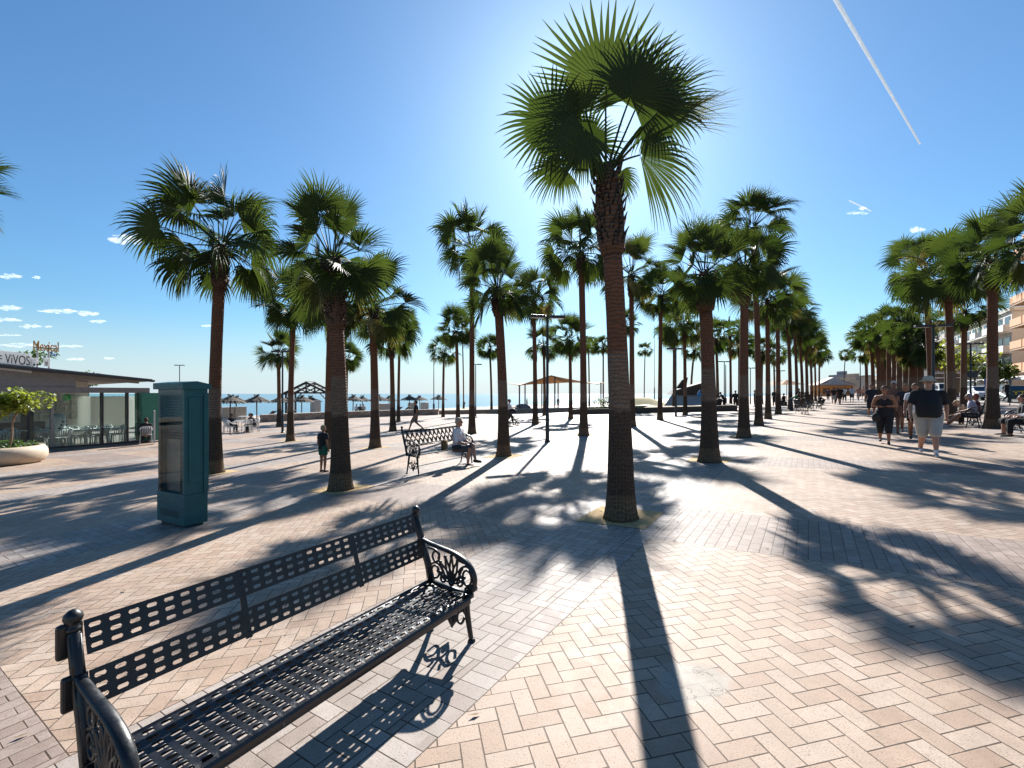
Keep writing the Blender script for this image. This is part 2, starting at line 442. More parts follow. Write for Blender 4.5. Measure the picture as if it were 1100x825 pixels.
def add_leaf(m, tone, rnd, base, d, plen, R_, ns=36, spread=128, fold=.28, droop=.6, roll=0., tn=.1, rows=5, sag=.12, nod=.0, twist=0.):
    """one fan leaf: bent petiole and a palmate blade of folded, drooping segments"""
    d = d.normalized(); pts = [base.copy()]; p = base.copy(); k = 5; dd = d.copy()
    for i in range(k):
        p = p + dd * (plen / k); pts.append(p.copy()); dd = (dd - UP * sag / k).normalized()
    n0 = len(m.f)
    m.tube(pts, [.022, .017, .014, .012, .011, .010], 4, caps=False)
    D = dd; S = D.cross(UP)
    if S.length < .15: S = Vector((math.cos(rnd.random() * 6.3), math.sin(rnd.random() * 6.3), 0))
    S.normalize(); N = S.cross(D).normalized()
    if twist:
        q = Quaternion(UP, twist); D = q @ D; S = q @ S; N = q @ N
    if nod:                                          # the blade nods down from the end of its stalk
        q = Quaternion(S, -nod); D = q @ D; N = q @ N
    q = Quaternion(D, roll); S = q @ S; N = q @ N
    blade(m, rnd, p, D, S, N, R_, ns, spread, fold, droop, rows)
    tone.extend([tn] * (len(m.f) - n0))
def blade(m, rnd, hub, D, S, N, R_, ns, spread, fold, droop, rows=5, taper=.32):
    dphi = R(spread) * 2 / ns
    ts = [0.03, .26, .48, .66, .84, 1.0] if rows == 5 else [.03, .48, .74, 1.0]
    wk = [0.018, .145, .265, .20, .105, .012] if rows == 5 else [.02, .28, .19, .015]
    for s in range(ns):
        ph = -R(spread) + dphi * (s + .5)
        c, sn = math.cos(ph), math.sin(ph)
        r = R_ * (1 - taper + taper * math.cos(ph * .7)) * rnd.uniform(.88, 1.07)
        fd = fold * rnd.uniform(.9, 1.1)
        d0 = (D * c + S * sn + N * (fd * abs(sn) + .08)).normalized()
        side = (S * c - D * sn)
        side = (side - d0 * side.dot(d0)).normalized(); nn = side.cross(d0)
        pp = hub.copy(); prev = 0; dirc = d0.copy(); idx = []
        dr = droop * rnd.uniform(.6, 1.35); jit = Vector((rnd.uniform(-1, 1), rnd.uniform(-1, 1), rnd.uniform(-1, 1))) * .10
        for t_, wf in zip(ts, wk):
            g = max(0, t_ - .40)
            if g > 0: dirc = (dirc + jit * g - UP * (dr * g * 1.6) * (t_ - prev) * 5).normalized()
            pp = pp + dirc * (r * (t_ - prev)); prev = t_
            wd = r * wf * dphi * 1.0
            side2 = side - dirc * side.dot(dirc)
            if side2.length < .05: side2 = S.copy()
            side2.normalize(); n2 = side2.cross(dirc)
            idx.append(m.add((pp - side2 * wd, pp - n2 * (wd * .5), pp + side2 * wd)))
        for a, b in zip(idx, idx[1:]):
            m.face((a, a + 1, b + 1, b)); m.face((a + 1, a + 2, b + 2, b + 1))
def finish(m, tone, name, mat, smooth=False):
    me = m.mesh(name, mat, smooth)
    a = me.attributes.new('tone', 'FLOAT', 'FACE'); a.data.foreach_set('value', tone); return me
def crown(seed, n=30, R_=.95, pet=.8, droop=.55, ns=34, top=84, bottom=-38, rows=5):
    rnd = random.Random(seed); m = MB(); tone = []
    for i in range(n):
        f = i / (n - 1.); az = i * 2.39996 + rnd.uniform(-.45, .45)
        el = R(top + (bottom - top) * f ** .95 + rnd.uniform(-12, 12))
        d = Vector((math.cos(az) * math.cos(el), math.sin(az) * math.cos(el), math.sin(el)))
        base = Vector((math.cos(az) * .09, math.sin(az) * .09, .22 * (1 - f) - .12 * f))
        pl = pet * rnd.uniform(.75, 1.25) * (1.05 if f < .7 else .8); rr = R_ * rnd.uniform(.78, 1.1) * (.8 if f < .06 else 1)
        tn = rnd.uniform(0, .45) + (.5 if f > .87 and rnd.random() < .5 else 0)
        if f < .2: tn = rnd.uniform(.25, .55)
        if rnd.random() < .015: tn = .85
        add_leaf(m, tone, rnd, base, d, pl, rr, ns=ns, fold=rnd.choice((.1, .25, .45, .8)) * rnd.uniform(.7, 1.3), droop=droop * (.45 + 1.1 * f) * rnd.uniform(.6, 1.35),
                 roll=rnd.uniform(-1.25, 1.25), tn=tn, rows=rows, spread=rnd.uniform(95, 132), sag=.1 + .35 * f, nod=rnd.uniform(.05, .6) * (.3 + f) + droop * .25, twist=rnd.uniform(-.5, .5))
    return m, tone
def trunk(seed, h, r, boots, lean=(0, 0), detail=1):
    """flared foot, ringed stem, and a collar of old leaf bases below the crown"""
    rnd = random.Random(seed); m = MB(); n = 18 if detail else 10
    zs = [0, .06, .15, .3, .5, .8]; z = 1.1
    while z < h - boots: zs.append(z); z += .3 if detail else .8
    zs.append(h - boots)
    def rad(z):
        fl = .26 * math.exp(-z / .10) + .74 * math.exp(-z / 1.0)
        return r * (1 + fl)
    def ctr(z):
        f = (z / h); return Vector((lean[0] * f * f, lean[1] * f * f, z))
    pts = [ctr(z) for z in zs]; m.tube(pts, [rad(z) * rnd.uniform(.985, 1.015) for z in zs], n, caps=True)
    tone = [0.] * len(m.f); n0 = len(m.f)
    bz = [h - boots - .02, h - boots + .12, h - boots * .5, h - .15, h + .08]
    rb = r * 1.26
    m.tube([ctr(z) for z in bz], [rb * .98, rb * 1.12, rb * 1.22, rb * 1.0, rb * .55], n, caps=True)
    nb = int((26 if not detail else 60) * boots / .9)
    for i in range(nb):
        f = (i + .5) / nb; z = h - boots + boots * f * .97; a = i * 2.39996 + rnd.uniform(-.2, .2)
        o = Vector((math.cos(a), math.sin(a), 0)); s = Vector((-math.sin(a), math.cos(a), 0)); c = ctr(z)
        rr = rb * (1.0 + .18 * math.sin(f * 2.6)); L = rnd.uniform(.10, .19); out = rnd.uniform(.025, .075); wd = rnd.uniform(.035, .055)
        b0 = c + o * rr * .94; tip = c + o * (rr + out) + UP * L + s * rnd.uniform(-.04, .04)
        i0 = m.add((b0 - s * wd, b0 + s * wd, b0 + o * .035 + UP * .02, tip - s * wd * .35, tip + s * wd * .35))
        for q in ((0, 2, 3), (2, 1, 4), (2, 4, 3), (0, 3, 4), (0, 4, 1)): m.face([i0 + k for k in q])
    tone += [1.] * (len(m.f) - n0)
    return m, tone
CROWNS = []
for k, (sd, n, rr, pt, dr, nsg, rw) in enumerate([
        (11, 28, .90, .76, .32, 38, 5), (12, 29, .88, .82, .8, 38, 5), (13, 27, .90, .80, .55, 38, 5), (14, 31, .87, .74, .42, 38, 5),
        (15, 29, .92, .82, .7, 38, 5), (16, 29, .90, .80, .85, 38, 5)]):
    m, tn = crown(sd, n, rr, pt, dr, nsg, rows=rw); CROWNS.append(finish(m, tn, 'palm_crown', LEAF))
SMALL = []
for sd in (31, 32, 33, 34):
    m, tn = crown(sd, 25, .88, .82, .7, 20, rows=3); SMALL.append(finish(m, tn, 'palm_crown', LEAF))
def palm(px, py, cx, cyy, rpx, label, var=0, r=None, boots=None, group=None, pos=None, small=False, rot=0, me=None):
    """px,py: foot in the photograph; cx,cyy: where the leaf stalks meet; rpx: crown radius"""
    p = P(px, py) if pos is None else pos
    top = ZH(cyy, p.y); h = max(1.6, top - p.z); lx = (cx - 550) / 490. * p.y - p.x
    rw = max(.95, min(2.1, rpx / 490. * p.y)) / 1.62
    o = thing('palm_tree', label, 'palm', p, 0, group)
    sd = int(px * 7 + py * 13)
    if r is None: r = .112 + (sd % 5) * .004
    if boots is None: boots = .7 + (sd % 7) * .09
    boots = min(boots, h * .45)
    m, tn = trunk(sd, h, r, boots, (lx, 0), 0 if small else 1)
    me_t = finish(m, tn, 'trunk', TRUNK, True)
    to = bpy.data.objects.new('trunk', me_t); C.objects.link(to); to.parent = o
    co = bpy.data.objects.new('crown', me or (SMALL[var % 4] if small else CROWNS[var % 6])); C.objects.link(co); co.parent = o
    co.location = (lx, 0, h); co.rotation_euler = (0, 0, rot or (sd % 63) / 10.); co.scale = (rw, rw, rw * (1.0 if rw < 1.2 else .95))
    return o
# ---- the near palm, its leaves set out one by one
def near_crown():
    rnd = random.Random(5); m = MB(); tone = []
    k = 5.85 / 490
    # stalk end (right, up, depth), blade heading in the upright plane, blade radius, spread, taper, droop, fold, tone
    L = [(-3, 80, -.15, 91, 1.32, 128, .52, .05, .08, .42), (-57, 46, -.1, 166, .74, 158, .10, .22, .10, .1), (-27, 27, -.35, 218, .76, 112, .2, .4, .15, .25),
         (-20, 74, .2, 122, .84, 100, .3, .15, .2, .3), (36, 76, .1, 64, 1.14, 70, .4, .22, .3, .35), (54, 64, -.1, 48, 1.08, 48, .4, .25, .5, .15),
         (68, 56, .1, 29, 1.02, 26, .4, .12, .8, .75), (46, 46, -.3, 330, .64, 130, .2, .5, .2, .1), (34, 12, -.1, 2, 1.14, 70, .4, .6, .25, .3),
         (16, 54, -.45, 66, .82, 128, .25, .35, .2, .1), (-24, 12, -.2, 236, .52, 105, .25, .7, .2, .45),
         (18, 8, .3, 300, .44, 100, .25, .7, .2, .2), (-12, 50, .55, 112, .85, 118, .3, .3, .2, .1), (-44, 20, .35, 206, .62, 110, .25, .5, .2, .3)]
    for dx, dz, dy, hd, R_, spr, tap, droop, fold, tn in L:
        hub = Vector((dx * k, dy, dz * k)); b0 = Vector((dx * .001, dy * .06, .0)); n0 = len(m.f)
        mid = b0.lerp(hub, .5) + UP * (.05 * hub.length) * (0 if dz > 60 else 1.4)
        m.tube(catmull([b0, mid, hub], 4), [.024, .02, .017, .015, .014, .013, .012, .011, .011], 5, caps=False)
        tilt = rnd.uniform(-.3, .3) + dy * .4; D = Vector((math.cos(R(hd)), tilt, math.sin(R(hd)))).normalized(); S = Vector((-math.sin(R(hd)), rnd.uniform(-.25, .25), math.cos(R(hd))))
        S = (S - D * S.dot(D)).normalized(); N = S.cross(D); blade(m, rnd, hub, D, S, N, R_, 46, spr, fold, droop, 5, tap)
        tone.extend([tn] * (len(m.f) - n0))
    return finish(m, tone, 'palm_crown', LEAF)
pA = P(667, 557)
o = palm(667, 557, 651, 183, 96, 'tall near palm in the middle of the plaza, yellow sand square at its foot', r=.117, boots=1.05, me=near_crown(), rot=.001)
[c for c in o.children if c.name.startswith('crown')][0].scale = (1, 1, 1)
PALMS = [
 # foot x, y, crown x, y, crown radius, label, variant, kwargs
 (230, 508, 238, 266, 77, 'broad drooping palm just right of the teal display case', 5, {'rot': 2.75}),
 (366, 526, 357, 281, 75, 'stout palm with the child standing at its trunk, left of the near bench', 0, {'r': .127}),
 (312, 474, 316, 330, 62, 'slim palm in front of the timber gazebo, beside a black lamp post', 3, {}),
 (353, 482, 356, 322, 50, 'palm half hidden behind the stout palm where the child stands', 4, {}),
 (403, 481, 400, 332, 58, 'palm between the child and the walking man, blue sea behind', 2, {}),
 (422, 463, 420, 362, 36, 'left one of two palms crowding together behind the walking man', 5, {}),
 (428, 453, 430, 352, 34, 'right one of two palms crowding together behind the walking man', 1, {}),
 (300, 458, 299, 381, 27, 'short palm at the end of the low stone wall, left of the gazebo', 0, {}),
 (372, 450, 373, 386, 27, 'little palm against the low beach wall, right of the gazebo', 3, {}),
 (507, 466, 507, 268, 50, 'tallest palm behind the seated woman in the white blouse', 5, {}),
 (541, 490, 534, 312, 52, 'palm with fresh upright leaves right beside the seated woman', 0, {}),
 (575, 456, 573, 322, 42, 'palm right behind the pushchair, left of the black lamp post', 1, {}),
 (627, 468, 624, 272, 50, 'tall slim palm just left of the near palm, thick collar of old leaf bases', 5, {}),
 (476, 448, 477, 379, 20, 'thin little palm by the thin pole near the beach parasols', 2, {}),
 (492, 453, 490, 356, 32, 'mid-sized palm left of the tallest palm behind the bench sitter', 0, {}),
 (498, 439, 496, 345, 20, 'thin leaning palm at the back near the lawn edge', 4, {}),
 (528, 444, 526, 375, 26, 'small palm in front of the shade sails on the left', 3, {}),
 (585, 446, 584, 372, 24, 'thin palm standing before the shade sail, hard by the lamp post', 2, {}),
 (613, 450, 612, 366, 30, 'palm under whose crown the shade sail ends, by the lawn bed', 0, {}),
 (633, 436, 632, 372, 22, 'palm rooted in the lawn bed behind the tall slim palm', 4, {}),
 (648, 436, 648, 372, 22, 'palm mostly hidden by the near palm, rooted at the lawn shrub', 1, {}),
 (679, 458, 678, 296, 42, 'palm directly right of the near palm, bare red stem', 2, {}),
 (673, 440, 672, 350, 22, 'dark-stemmed palm squeezed in right behind the near trunk', 3, {}),
 (709, 451, 710, 318, 40, 'palm with loose yellowing crown left of the climbing slope', 3, {}),
 (692, 432, 693, 377, 20, 'skinny palm on the sand bed before the open sea', 2, {}),
 (736, 446, 735, 352, 34, 'pale-banded palm standing in front of the grey climbing slope', 4, {}),
 (724, 441, 724, 356, 26, 'palm close behind the lamp post at the climbing slope', 1, {}),
 (742, 436, 746, 376, 24, 'thick palm behind the grey climbing slope', 5, {}),
 (762, 496, 756, 296, 58, 'large palm with stiff upright leaves on the right of the near palm', 0, {'r': .136}),
 (799, 470, 800, 288, 48, 'second palm of the promenade row, dark collar and heavy crown', 3, {'r': .128}),
 (815, 457, 808, 246, 46, 'very tall palm of the promenade row rising above all its neighbours', 5, {'boots': .6}),
 (825, 450, 824, 322, 40, 'palm of the promenade row just right of the very tall one', 1, {}),
 (836, 445, 835, 328, 38, 'fifth palm of the promenade row counted from the near end', 2, {}),
 (849, 440, 846, 345, 32, 'promenade row palm beside the person in the green shirt', 0, {}),
 (856, 438, 852, 338, 30, 'promenade row palm behind the green shirt with a pale curved stem', 4, {}),
 (862, 437, 858, 356, 27, 'promenade row palm over the group of waiting people', 3, {}),
 (867, 435, 865, 366, 24, 'promenade row palm above the white cast benches', 1, {}),
 (872, 433, 870, 374, 19, 'promenade row palm above the person sitting on the ground', 2, {'small': True}),
 (876, 431, 875, 380, 17, 'thin palm near the far end of the promenade row', 1, {'small': True}),
 (880, 429, 880, 384, 15, 'last palm of the promenade row before the orange kiosk', 3, {'small': True}),
 (771, 440, 769, 364, 22, 'thin palm behind the large stiff-leaved palm, by the cyclists', 1, {'small': True}),
 (785, 437, 784, 361, 22, 'thin palm between the large stiff-leaved palm and the second palm', 0, {'small': True}),
 (794, 436, 794, 372, 19, 'thin palm peeping out left of the second palm of the row', 2, {'small': True}),
 (818, 434, 819, 378, 18, 'small palm glimpsed between the stems of the promenade row', 3, {'small': True}),
 (832, 432, 831, 382, 16, 'small far palm glimpsed right of the promenade row stems', 0, {'small': True}),
 (1066, 460, 1066, 282, 54, 'palm on the land side standing between the two occupied benches', 3, {'r': .136}),
 (1022, 452, 1017, 300, 52, 'palm on the land side behind the man in the sun hat', 4, {'r': .128}),
 (1000, 446, 992, 290, 48, 'palm on the land side left of the sun hat, beside the tall lamp', 1, {}),
 (1035, 444, 1036, 334, 34, 'dark thick-necked palm on the land side in front of the pale flats', 2, {}),
]
for px, py, cx, cy_, rp, lab, va, kw in PALMS: palm(px, py, cx, cy_, rp, lab, va, **kw)
# palms cut by the frame: left edge and right edge
q = Vector((-11.45, 8.9, 0)); q.z = Z(q.x, q.y)
palm(-80, 560, -80, 205, 84, 'palm outside the left edge with only leaf tips showing in the sky', 0, pos=q)
q = at_u(16.6, 5.3)
palm(1125, 480, 1122, 262, 62, 'palm at the right edge of the photo with its crown half cut off', 0, pos=q)
# the dense far clump on the land side
rnd = random.Random(77)
for i, (px, py, cx, cy_) in enumerate([(938, 434, 936, 364), (944, 435, 943, 358), (948, 432, 947, 372), (955, 437, 954, 352), (960, 434, 961, 366), (966, 438, 966, 352), (973, 439, 972, 360), (979, 440, 980, 372), (983, 436, 984, 350), (931, 431, 930, 376), (989, 440, 989, 380), (951, 430, 950, 383)]):
    palm(px, py, cx, cy_, 24, 'bushy palm in the far clump on the land side of the promenade', i, small=True, group='palms in the far clump along the street', r=.15)
q = Vector((96, 132, 1.2))
palm(914, 418, 908, 382, 11, 'lone far palm with a leaning bare stem, above the orange kiosk roof', 1, small=True, pos=q)
# sand squares round the feet of the near palms
t = NT('yellow sand'); ob = t.obj(); t.col(t.ramp(t.noise(ob, 14, 5), [(.3, (.34, .22, .09)), (.7, (.52, .36, .17))])); t.rough(.95); t.bump(t.noise(ob, 60, 4), .6, .01); PIT = t.m
for px, py in [(667, 555), (230, 508), (366, 525), (541, 490), (627, 467), (762, 494), (799, 469), (403, 481), (312, 474)]:
    p = P(px, py); m = MB(); a = .44; g = []
    for i in range(5):
        for j in range(5):
            x, y = -a + i * a / 2, -a + j * a / 2
            wx, wy = XY(y, x)
            m.v.append((x, y, Z(p.x + wx, p.y + wy) - p.z + .006))
    for i in range(4):
        for j in range(4): m.face((i * 5 + j, i * 5 + j + 1, i * 5 + j + 6, i * 5 + j + 5))
    o = m.build('tree_pit', PIT, loc=p); o.rotation_euler = (0, 0, ROT); tag(o, kind='structure')
# ================================================================== BENCHES
def paint_mat(name, base, rough=.3, worn=(.16, .15, .14), amount=.70):
    t = NT(name); ob = t.obj(); n1 = t.noise(ob, 22, 6, .7); n2 = t.noise(ob, 5, 4); n3 = t.noise(ob, 90, 3)
    f = t.m_('MULTIPLY', t.step(n1, amount, amount + .03), t.step(n2, .45, .6))
    c = t.mix(n2, tuple(q * .7 for q in base), tuple(q * 1.3 for q in base)); t.col(t.mix(f, c, worn))
    t.rough(t.ramp(n1, [(.3, (rough * .8,) * 3), (.75, (min(1, rough * 1.9),) * 3)])); t.bump(n3, .25, .002)
    return t.m
IRON = paint_mat('black bench paint', (.007, .0075, .009), .30)
def perforated(m, nc, nr, L, H, hl, hh, fn, edge=.0):
    """sheet of slotted cells; fn(a, b) maps length/height to a point"""
    pw, ph = L / nc, H / nr; a, b, c = hl / 2 - hh * .32, hh / 2, hl / 2; W, K = pw / 2, ph / 2
    for i in range(nc):
        for j in range(nr):
            x, y = (i + .5) * pw, (j + .5) * ph
            ou = [(-W, -K), (0, -K), (W, -K), (W, 0), (W, K), (0, K), (-W, K), (-W, 0)]
            inn = [(-a, -b), (0, -b), (a, -b), (c, 0), (a, b), (0, b), (-a, b), (-c, 0)]
            i0 = m.add([fn(x + p, y + q) for p, q in ou]); i1 = m.add([fn(x + p, y + q) for p, q in inn])
            for k in range(8):
                n = (k + 1) % 8; m.face((i0 + k, i0 + n, i1 + n, i1 + k))
def weld(o, thick):
    bm = bmesh.new(); bm.from_mesh(o.data); bmesh.ops.remove_doubles(bm, verts=bm.verts, dist=1e-4)
    bmesh.ops.recalc_face_normals(bm, faces=bm.faces); bm.to_mesh(o.data); bm.free()
    s = o.modifiers.new('thickness', 'SOLIDIFY'); s.thickness = thick; s.offset = 0
def end_frame(y, parent, k=1.0):
    """cast end: post with finial, swept arm, palmette panel and two splayed legs, all in the plane y"""
    q = lambda d, h: Vector((d, y, h * k))
    m = MB(); T = lambda pts, r, n=7, c=5, cl=False: m.tube(catmull([q(*p) for p in pts], c, cl), r, n, closed=cl)
    # post and finial
    for a, b in (((-.335, .31), (-.375, .45)), ((-.375, .45), (-.42, .56)), ((-.42, .56), (-.478, .73))):
        m.beam(q(*a), q(*b), .036, .032)
    m.tube([q(-.335, .30), q(-.375, .45), q(-.43, .58), q(-.478, .735), q(-.486, .755)], [.024, .024, .022, .022, .012], 10)
    m.lathe([(.012, 0), (.026, .008), (.022, .018), (.014, .026), (.024, .036), (.030, .05), (.027, .066), (.014, .079), (.001, .084)], q(-.485, .742), 14)
    # arm: flattened sweep ending in a scroll
    arm = catmull([q(-.43, .60), q(-.36, .583), (q(-.25, .566)), q(-.14, .548), q(-.05, .515), q(.005, .465), q(.028, .40), q(.012, .345), q(-.03, .325)], 5)
    i_ = len(m.v); na = len(arm); m.tube(arm, [.0115 + .0035 * math.sin(math.pi * t_ / na) for t_ in range(na)], 12)
    for i in range(i_, len(m.v)): m.v[i] = (m.v[i][0], y + (m.v[i][1] - y) * 1.6, m.v[i][2])
    m.lathe([(.001, -.022), (.026, -.018), (.026, .018), (.001, .022)], (0, 0, 0), 10)
    vs = len(m.v) - 40
    for i in range(vs, len(m.v)):
        x, yy, z = m.v[i]; m.v[i] = (x + .012, y + z, yy + .35 * k)
    # seat bar, foot rail
    m.beam(q(-.345, .318), q(.01, .298), .03, .028)
    # palmette
    base = (-.165, .345)
    for i, a in enumerate((-62, -38, -18, 0, 18, 38, 62)):
        L_ = (.13, .155, .175, .18, .165, .14, .12)[i]; sa, ca = math.sin(R(a)), math.cos(R(a))
        tip = (base[0] + sa * L_, base[1] + ca * L_)
        T([base, (base[0] + sa * L_ * .5 - ca * .016, base[1] + ca * L_ * .5 + sa * .016), tip], .0075, 6, 4)
        T([base, (base[0] + sa * L_ * .5 + ca * .016, base[1] + ca * L_ * .5 - sa * .016), tip], .0075, 6, 4)
        m.ball(q(*tip), .013, 7, 5)
    m.ball(q(*base), (.024, .016, .022), 8, 6)
    for cx, cz, rx, rz_ in ((-.305, .395, .034, .042), (-.035, .405, .036, .05), (-.02, .328, .03, .018), (-.30, .50, .03, .035), (-.235, .36, .022, .02), (-.095, .36, .022, .02)):
        T([(cx + rx * math.cos(t * .785), cz + rz_ * math.sin(t * .785)) for t in range(8)], .008, 6, 3, True)
    T([(-.34, .44), (-.30, .46), (-.26, .44), (-.24, .40), (-.27, .385)], .008, 6); T([(.01, .46), (-.04, .48), (-.085, .46), (-.10, .42), (-.075, .40)], .008, 6)
    T([(-.37, .55), (-.31, .545), (-.27, .52), (-.28, .49)], .008, 6); T([(-.06, .50), (-.10, .51), (-.13, .53)], .009, 6)
    # legs
    for (a, b, c_) in (((-.045, .29), (-.03, .16), (.002, 0)), ((-.275, .30), (-.30, .16), (-.345, 0))):
        pts = catmull([q(*a), q(*b), q(*c_)], 5); n = len(pts)
        m.tube(pts, [.024 - .009 * i / (n - 1.) for i in range(n)], 8); m.lathe([(.014, 0), (.027, 0), (.024, .012), (.014, .022)], (c_[0], y, 0), 10)
    # lattice and pendant under the seat
    T2 = lambda pts, r, n=7: T([(a_, (z_ - .28) * 1.15 + .235) for a_, z_ in pts], r * 1.15, n)
    T2([(-.275, .22), (-.23, .25), (-.16, .225), (-.09, .25), (-.045, .22)], .009, 6)
    for sx in (-1, 1):
        T2([(-.16 + sx * .105, .20), (-.16 + sx * .08, .16), (-.16 + sx * .045, .17), (-.16 + sx * .05, .21), (-.16 + sx * .085, .235)], .008, 6)
        T2([(-.16 + sx * .04, .28), (-.16 + sx * .03, .25), (-.16 + sx * .055, .235)], .008, 6)
        T2([(-.16, .13), (-.16 + sx * .03, .17), (-.16 + sx * .015, .21), (-.16, .225)], .009, 6)
    m.ball(q(-.16, .10), (.02, .012, .035), 8, 6); m.ball(q(-.16, .06), (.01, .01, .014), 7, 5)
    o = m.build('end_frame', IRON, parent, smooth=True); return o
bp = P(507, 685) + Vector((0, -.045, 0)); SLAT_L = 1.81
bench = thing('bench', 'black cast iron bench with slotted metal slats, large in the foreground', 'bench', bp, R(-31))
end_frame(0, bench); end_frame(-SLAT_L, bench)
def back_slat(z0, z1, name='back_slat'):
    m = MB(); zz = [z0, z1]
    def fn(a, b):
        f = (z0 + b - .45) / .30
        return Vector((-.382 - .095 * f - .004, -SLAT_L + .03 + a, z0 + b))
    perforated(m, 29, 3, SLAT_L - .06, z1 - z0 - .012, .038, .0145, lambda a, b: fn(a, b + .006))
    for b0, b1 in ((0, .006), (z1 - z0 - .006, z1 - z0)):
        for i in range(29):
            a0, a1 = (SLAT_L - .06) / 29 * i, (SLAT_L - .06) / 29 * (i + 1)
            mid = (a0 + a1) / 2
            for p, r in ((a0, mid), (mid, a1)): m.quad(fn(p, b0), fn(r, b0), fn(r, b1), fn(p, b1))
    o = m.build(name, IRON, bench); weld(o, .006)
    e = MB()                                         # rounded lugs that carry the slat past the post
    for yy in (-SLAT_L - .008, .008):
        c = fn(0, (z1 - z0) / 2); e.box((c.x - .026, yy, c.z), (.026, .075, z1 - z0 + .010)); lo = e
        lo.build('slat_lug', IRON, o, bevel=.01); e = MB()
    return o
back_slat(.482, .600); back_slat(.653, .771)
for yy in (-1.214, -.55):
    m = MB()
    for i in range(6):
        a, b = .47 + i * .05, .47 + (i + 1) * .05
        g = lambda z: Vector((-.394 - .095 * (z - .45) / .30, yy, z))
        m.beam(g(a), g(b), .028, .008)
    m.build('back_strap', IRON, bench)
prof = catmull([Vector((p[0], 0, p[1])) for p in ((-.352, .338), (-.335, .326), (-.26, .312), (-.16, .306), (-.06, .311), (-.012, .306), (.008, .285), (.006, .258))], 8)
acc = [0]
for a, b in zip(prof, prof[1:]): acc.append(acc[-1] + (b - a).length)
def seat_pt(a, b):
    for i in range(len(acc) - 1):
        if b <= acc[i + 1] or i == len(acc) - 2:
            f = (b - acc[i]) / (acc[i + 1] - acc[i]); p = prof[i].lerp(prof[i + 1], f); return Vector((p.x, -SLAT_L + .02 + a, p.z))
m = MB(); SL = acc[-1]
perforated(m, 29, 9, SLAT_L - .04, SL - .055, .040, .013, lambda a, b: seat_pt(a, b + .012))
for b0, b1 in ((0, .012), (SL - .043, SL - .03), (SL - .03, SL - .014), (SL - .014, SL)):
    for i in range(29):
        a0, a1 = (SLAT_L - .04) / 29 * i, (SLAT_L - .04) / 29 * (i + 1); mid = (a0 + a1) / 2
        for p, r in ((a0, mid), (mid, a1)): m.quad(seat_pt(p, b0), seat_pt(r, b0), seat_pt(r, b1), seat_pt(p, b1))
SEATP = paint_mat('black seat paint', (.008, .009, .012), .24, (.45, .44, .42), .66)
seat = m.build('seat', SEATP, bench); weld(seat, .005)
m = MB(); ph = (SL - .055) / 9; pw = (SLAT_L - .04) / 29
for i in range(29):
    for j in range(9):
        a, b = (i + .5) * pw, .012 + (j + .5) * ph - .009
        p0, p1 = seat_pt(a - .018, b), seat_pt(a + .018, b)
        m.tube([p0, p0.lerp(p1, .2) + Vector((0, 0, .005)), p0.lerp(p1, .8) + Vector((0, 0, .005)), p1], .0032, 5)
lou = m.build('louvre_rows', IRON, seat, smooth=True); lou['kind'] = 'stuff'
m = MB()
m.tube([(-.16, 0, .17), (-.08, -.30, .262)], .008, 6); m.build('brace', IRON, bench)
m = MB(); m.tube([(-.16, -SLAT_L, .17), (-.08, -SLAT_L + .30, .262)], .008, 6); m.build('brace', IRON, bench)
m = MB(); m.beam((-.02, -SLAT_L, .252), (-.02, 0, .252), .025, .02); m.beam((-.32, -SLAT_L, .30), (-.32, 0, .30), .025, .02)
m.beam((-.17, -SLAT_L, .285), (-.17, 0, .285), .02, .02)
for o_ in [m]: pass
m.build('seat_rail', IRON, bench)

# ---- scrollwork benches (openwork back)
def scroll_bench(label, loc, rz, L=1.9, group=None):
    o = thing('bench', label, 'bench', loc, rz, group); k = 1.3      # seat 0.42 m high
    end_frame(0, o, k); end_frame(-L, o, k)
    m = MB(); g = lambda a, z: Vector((-.375 - .11 * (z - .55) / .35, -a, z))
    m.tube([g(0, .58), g(L, .58)], .014, 6); m.tube([g(0, .92), g(L, .92)], .016, 6)
    n = int(L / .155)
    for i in range(n):
        a = (i + .5) * L / n
        for z, r in ((.665, .068), (.835, .068)):
            m.tube([g(a + r * math.cos(t * .628), z + r * math.sin(t * .628)) for t in range(10)], .011, 5, closed=True)
        m.tube(catmull([g(a - .07, .60), g(a - .03, .70), g(a + .03, .79), g(a + .07, .91)], 3), .010, 5)
        m.tube(catmull([g(a + .07, .60), g(a + .03, .70), g(a - .03, .79), g(a - .07, .91)], 3), .010, 5)
    m.build('backrest', IRON, o, smooth=True)
    m = MB()
    for i in range(7):
        d = -.33 + i * .055; z = .418 + .012 * abs(i - 3) / 3
        m.beam((d, -L, z), (d, 0, z), .034, .016)
    for yy in (-L * .33, -L * .67): m.beam((-.34, yy, .40), (.01, yy, .40), .03, .012)
    m.build('seat', IRON, o)
    m = MB(); m.tube([(-.16, 0, .16), (-.16, -L, .16)], .008, 6); m.build('stretcher', IRON, o)
    return o
b2 = P(507, 497)
bench2 = scroll_bench('black scrollwork bench the woman in the white blouse sits on', b2, math.atan2(-(b2 - P(450, 511)).x, (b2 - P(450, 511)).y), (b2 - P(450, 511)).length)
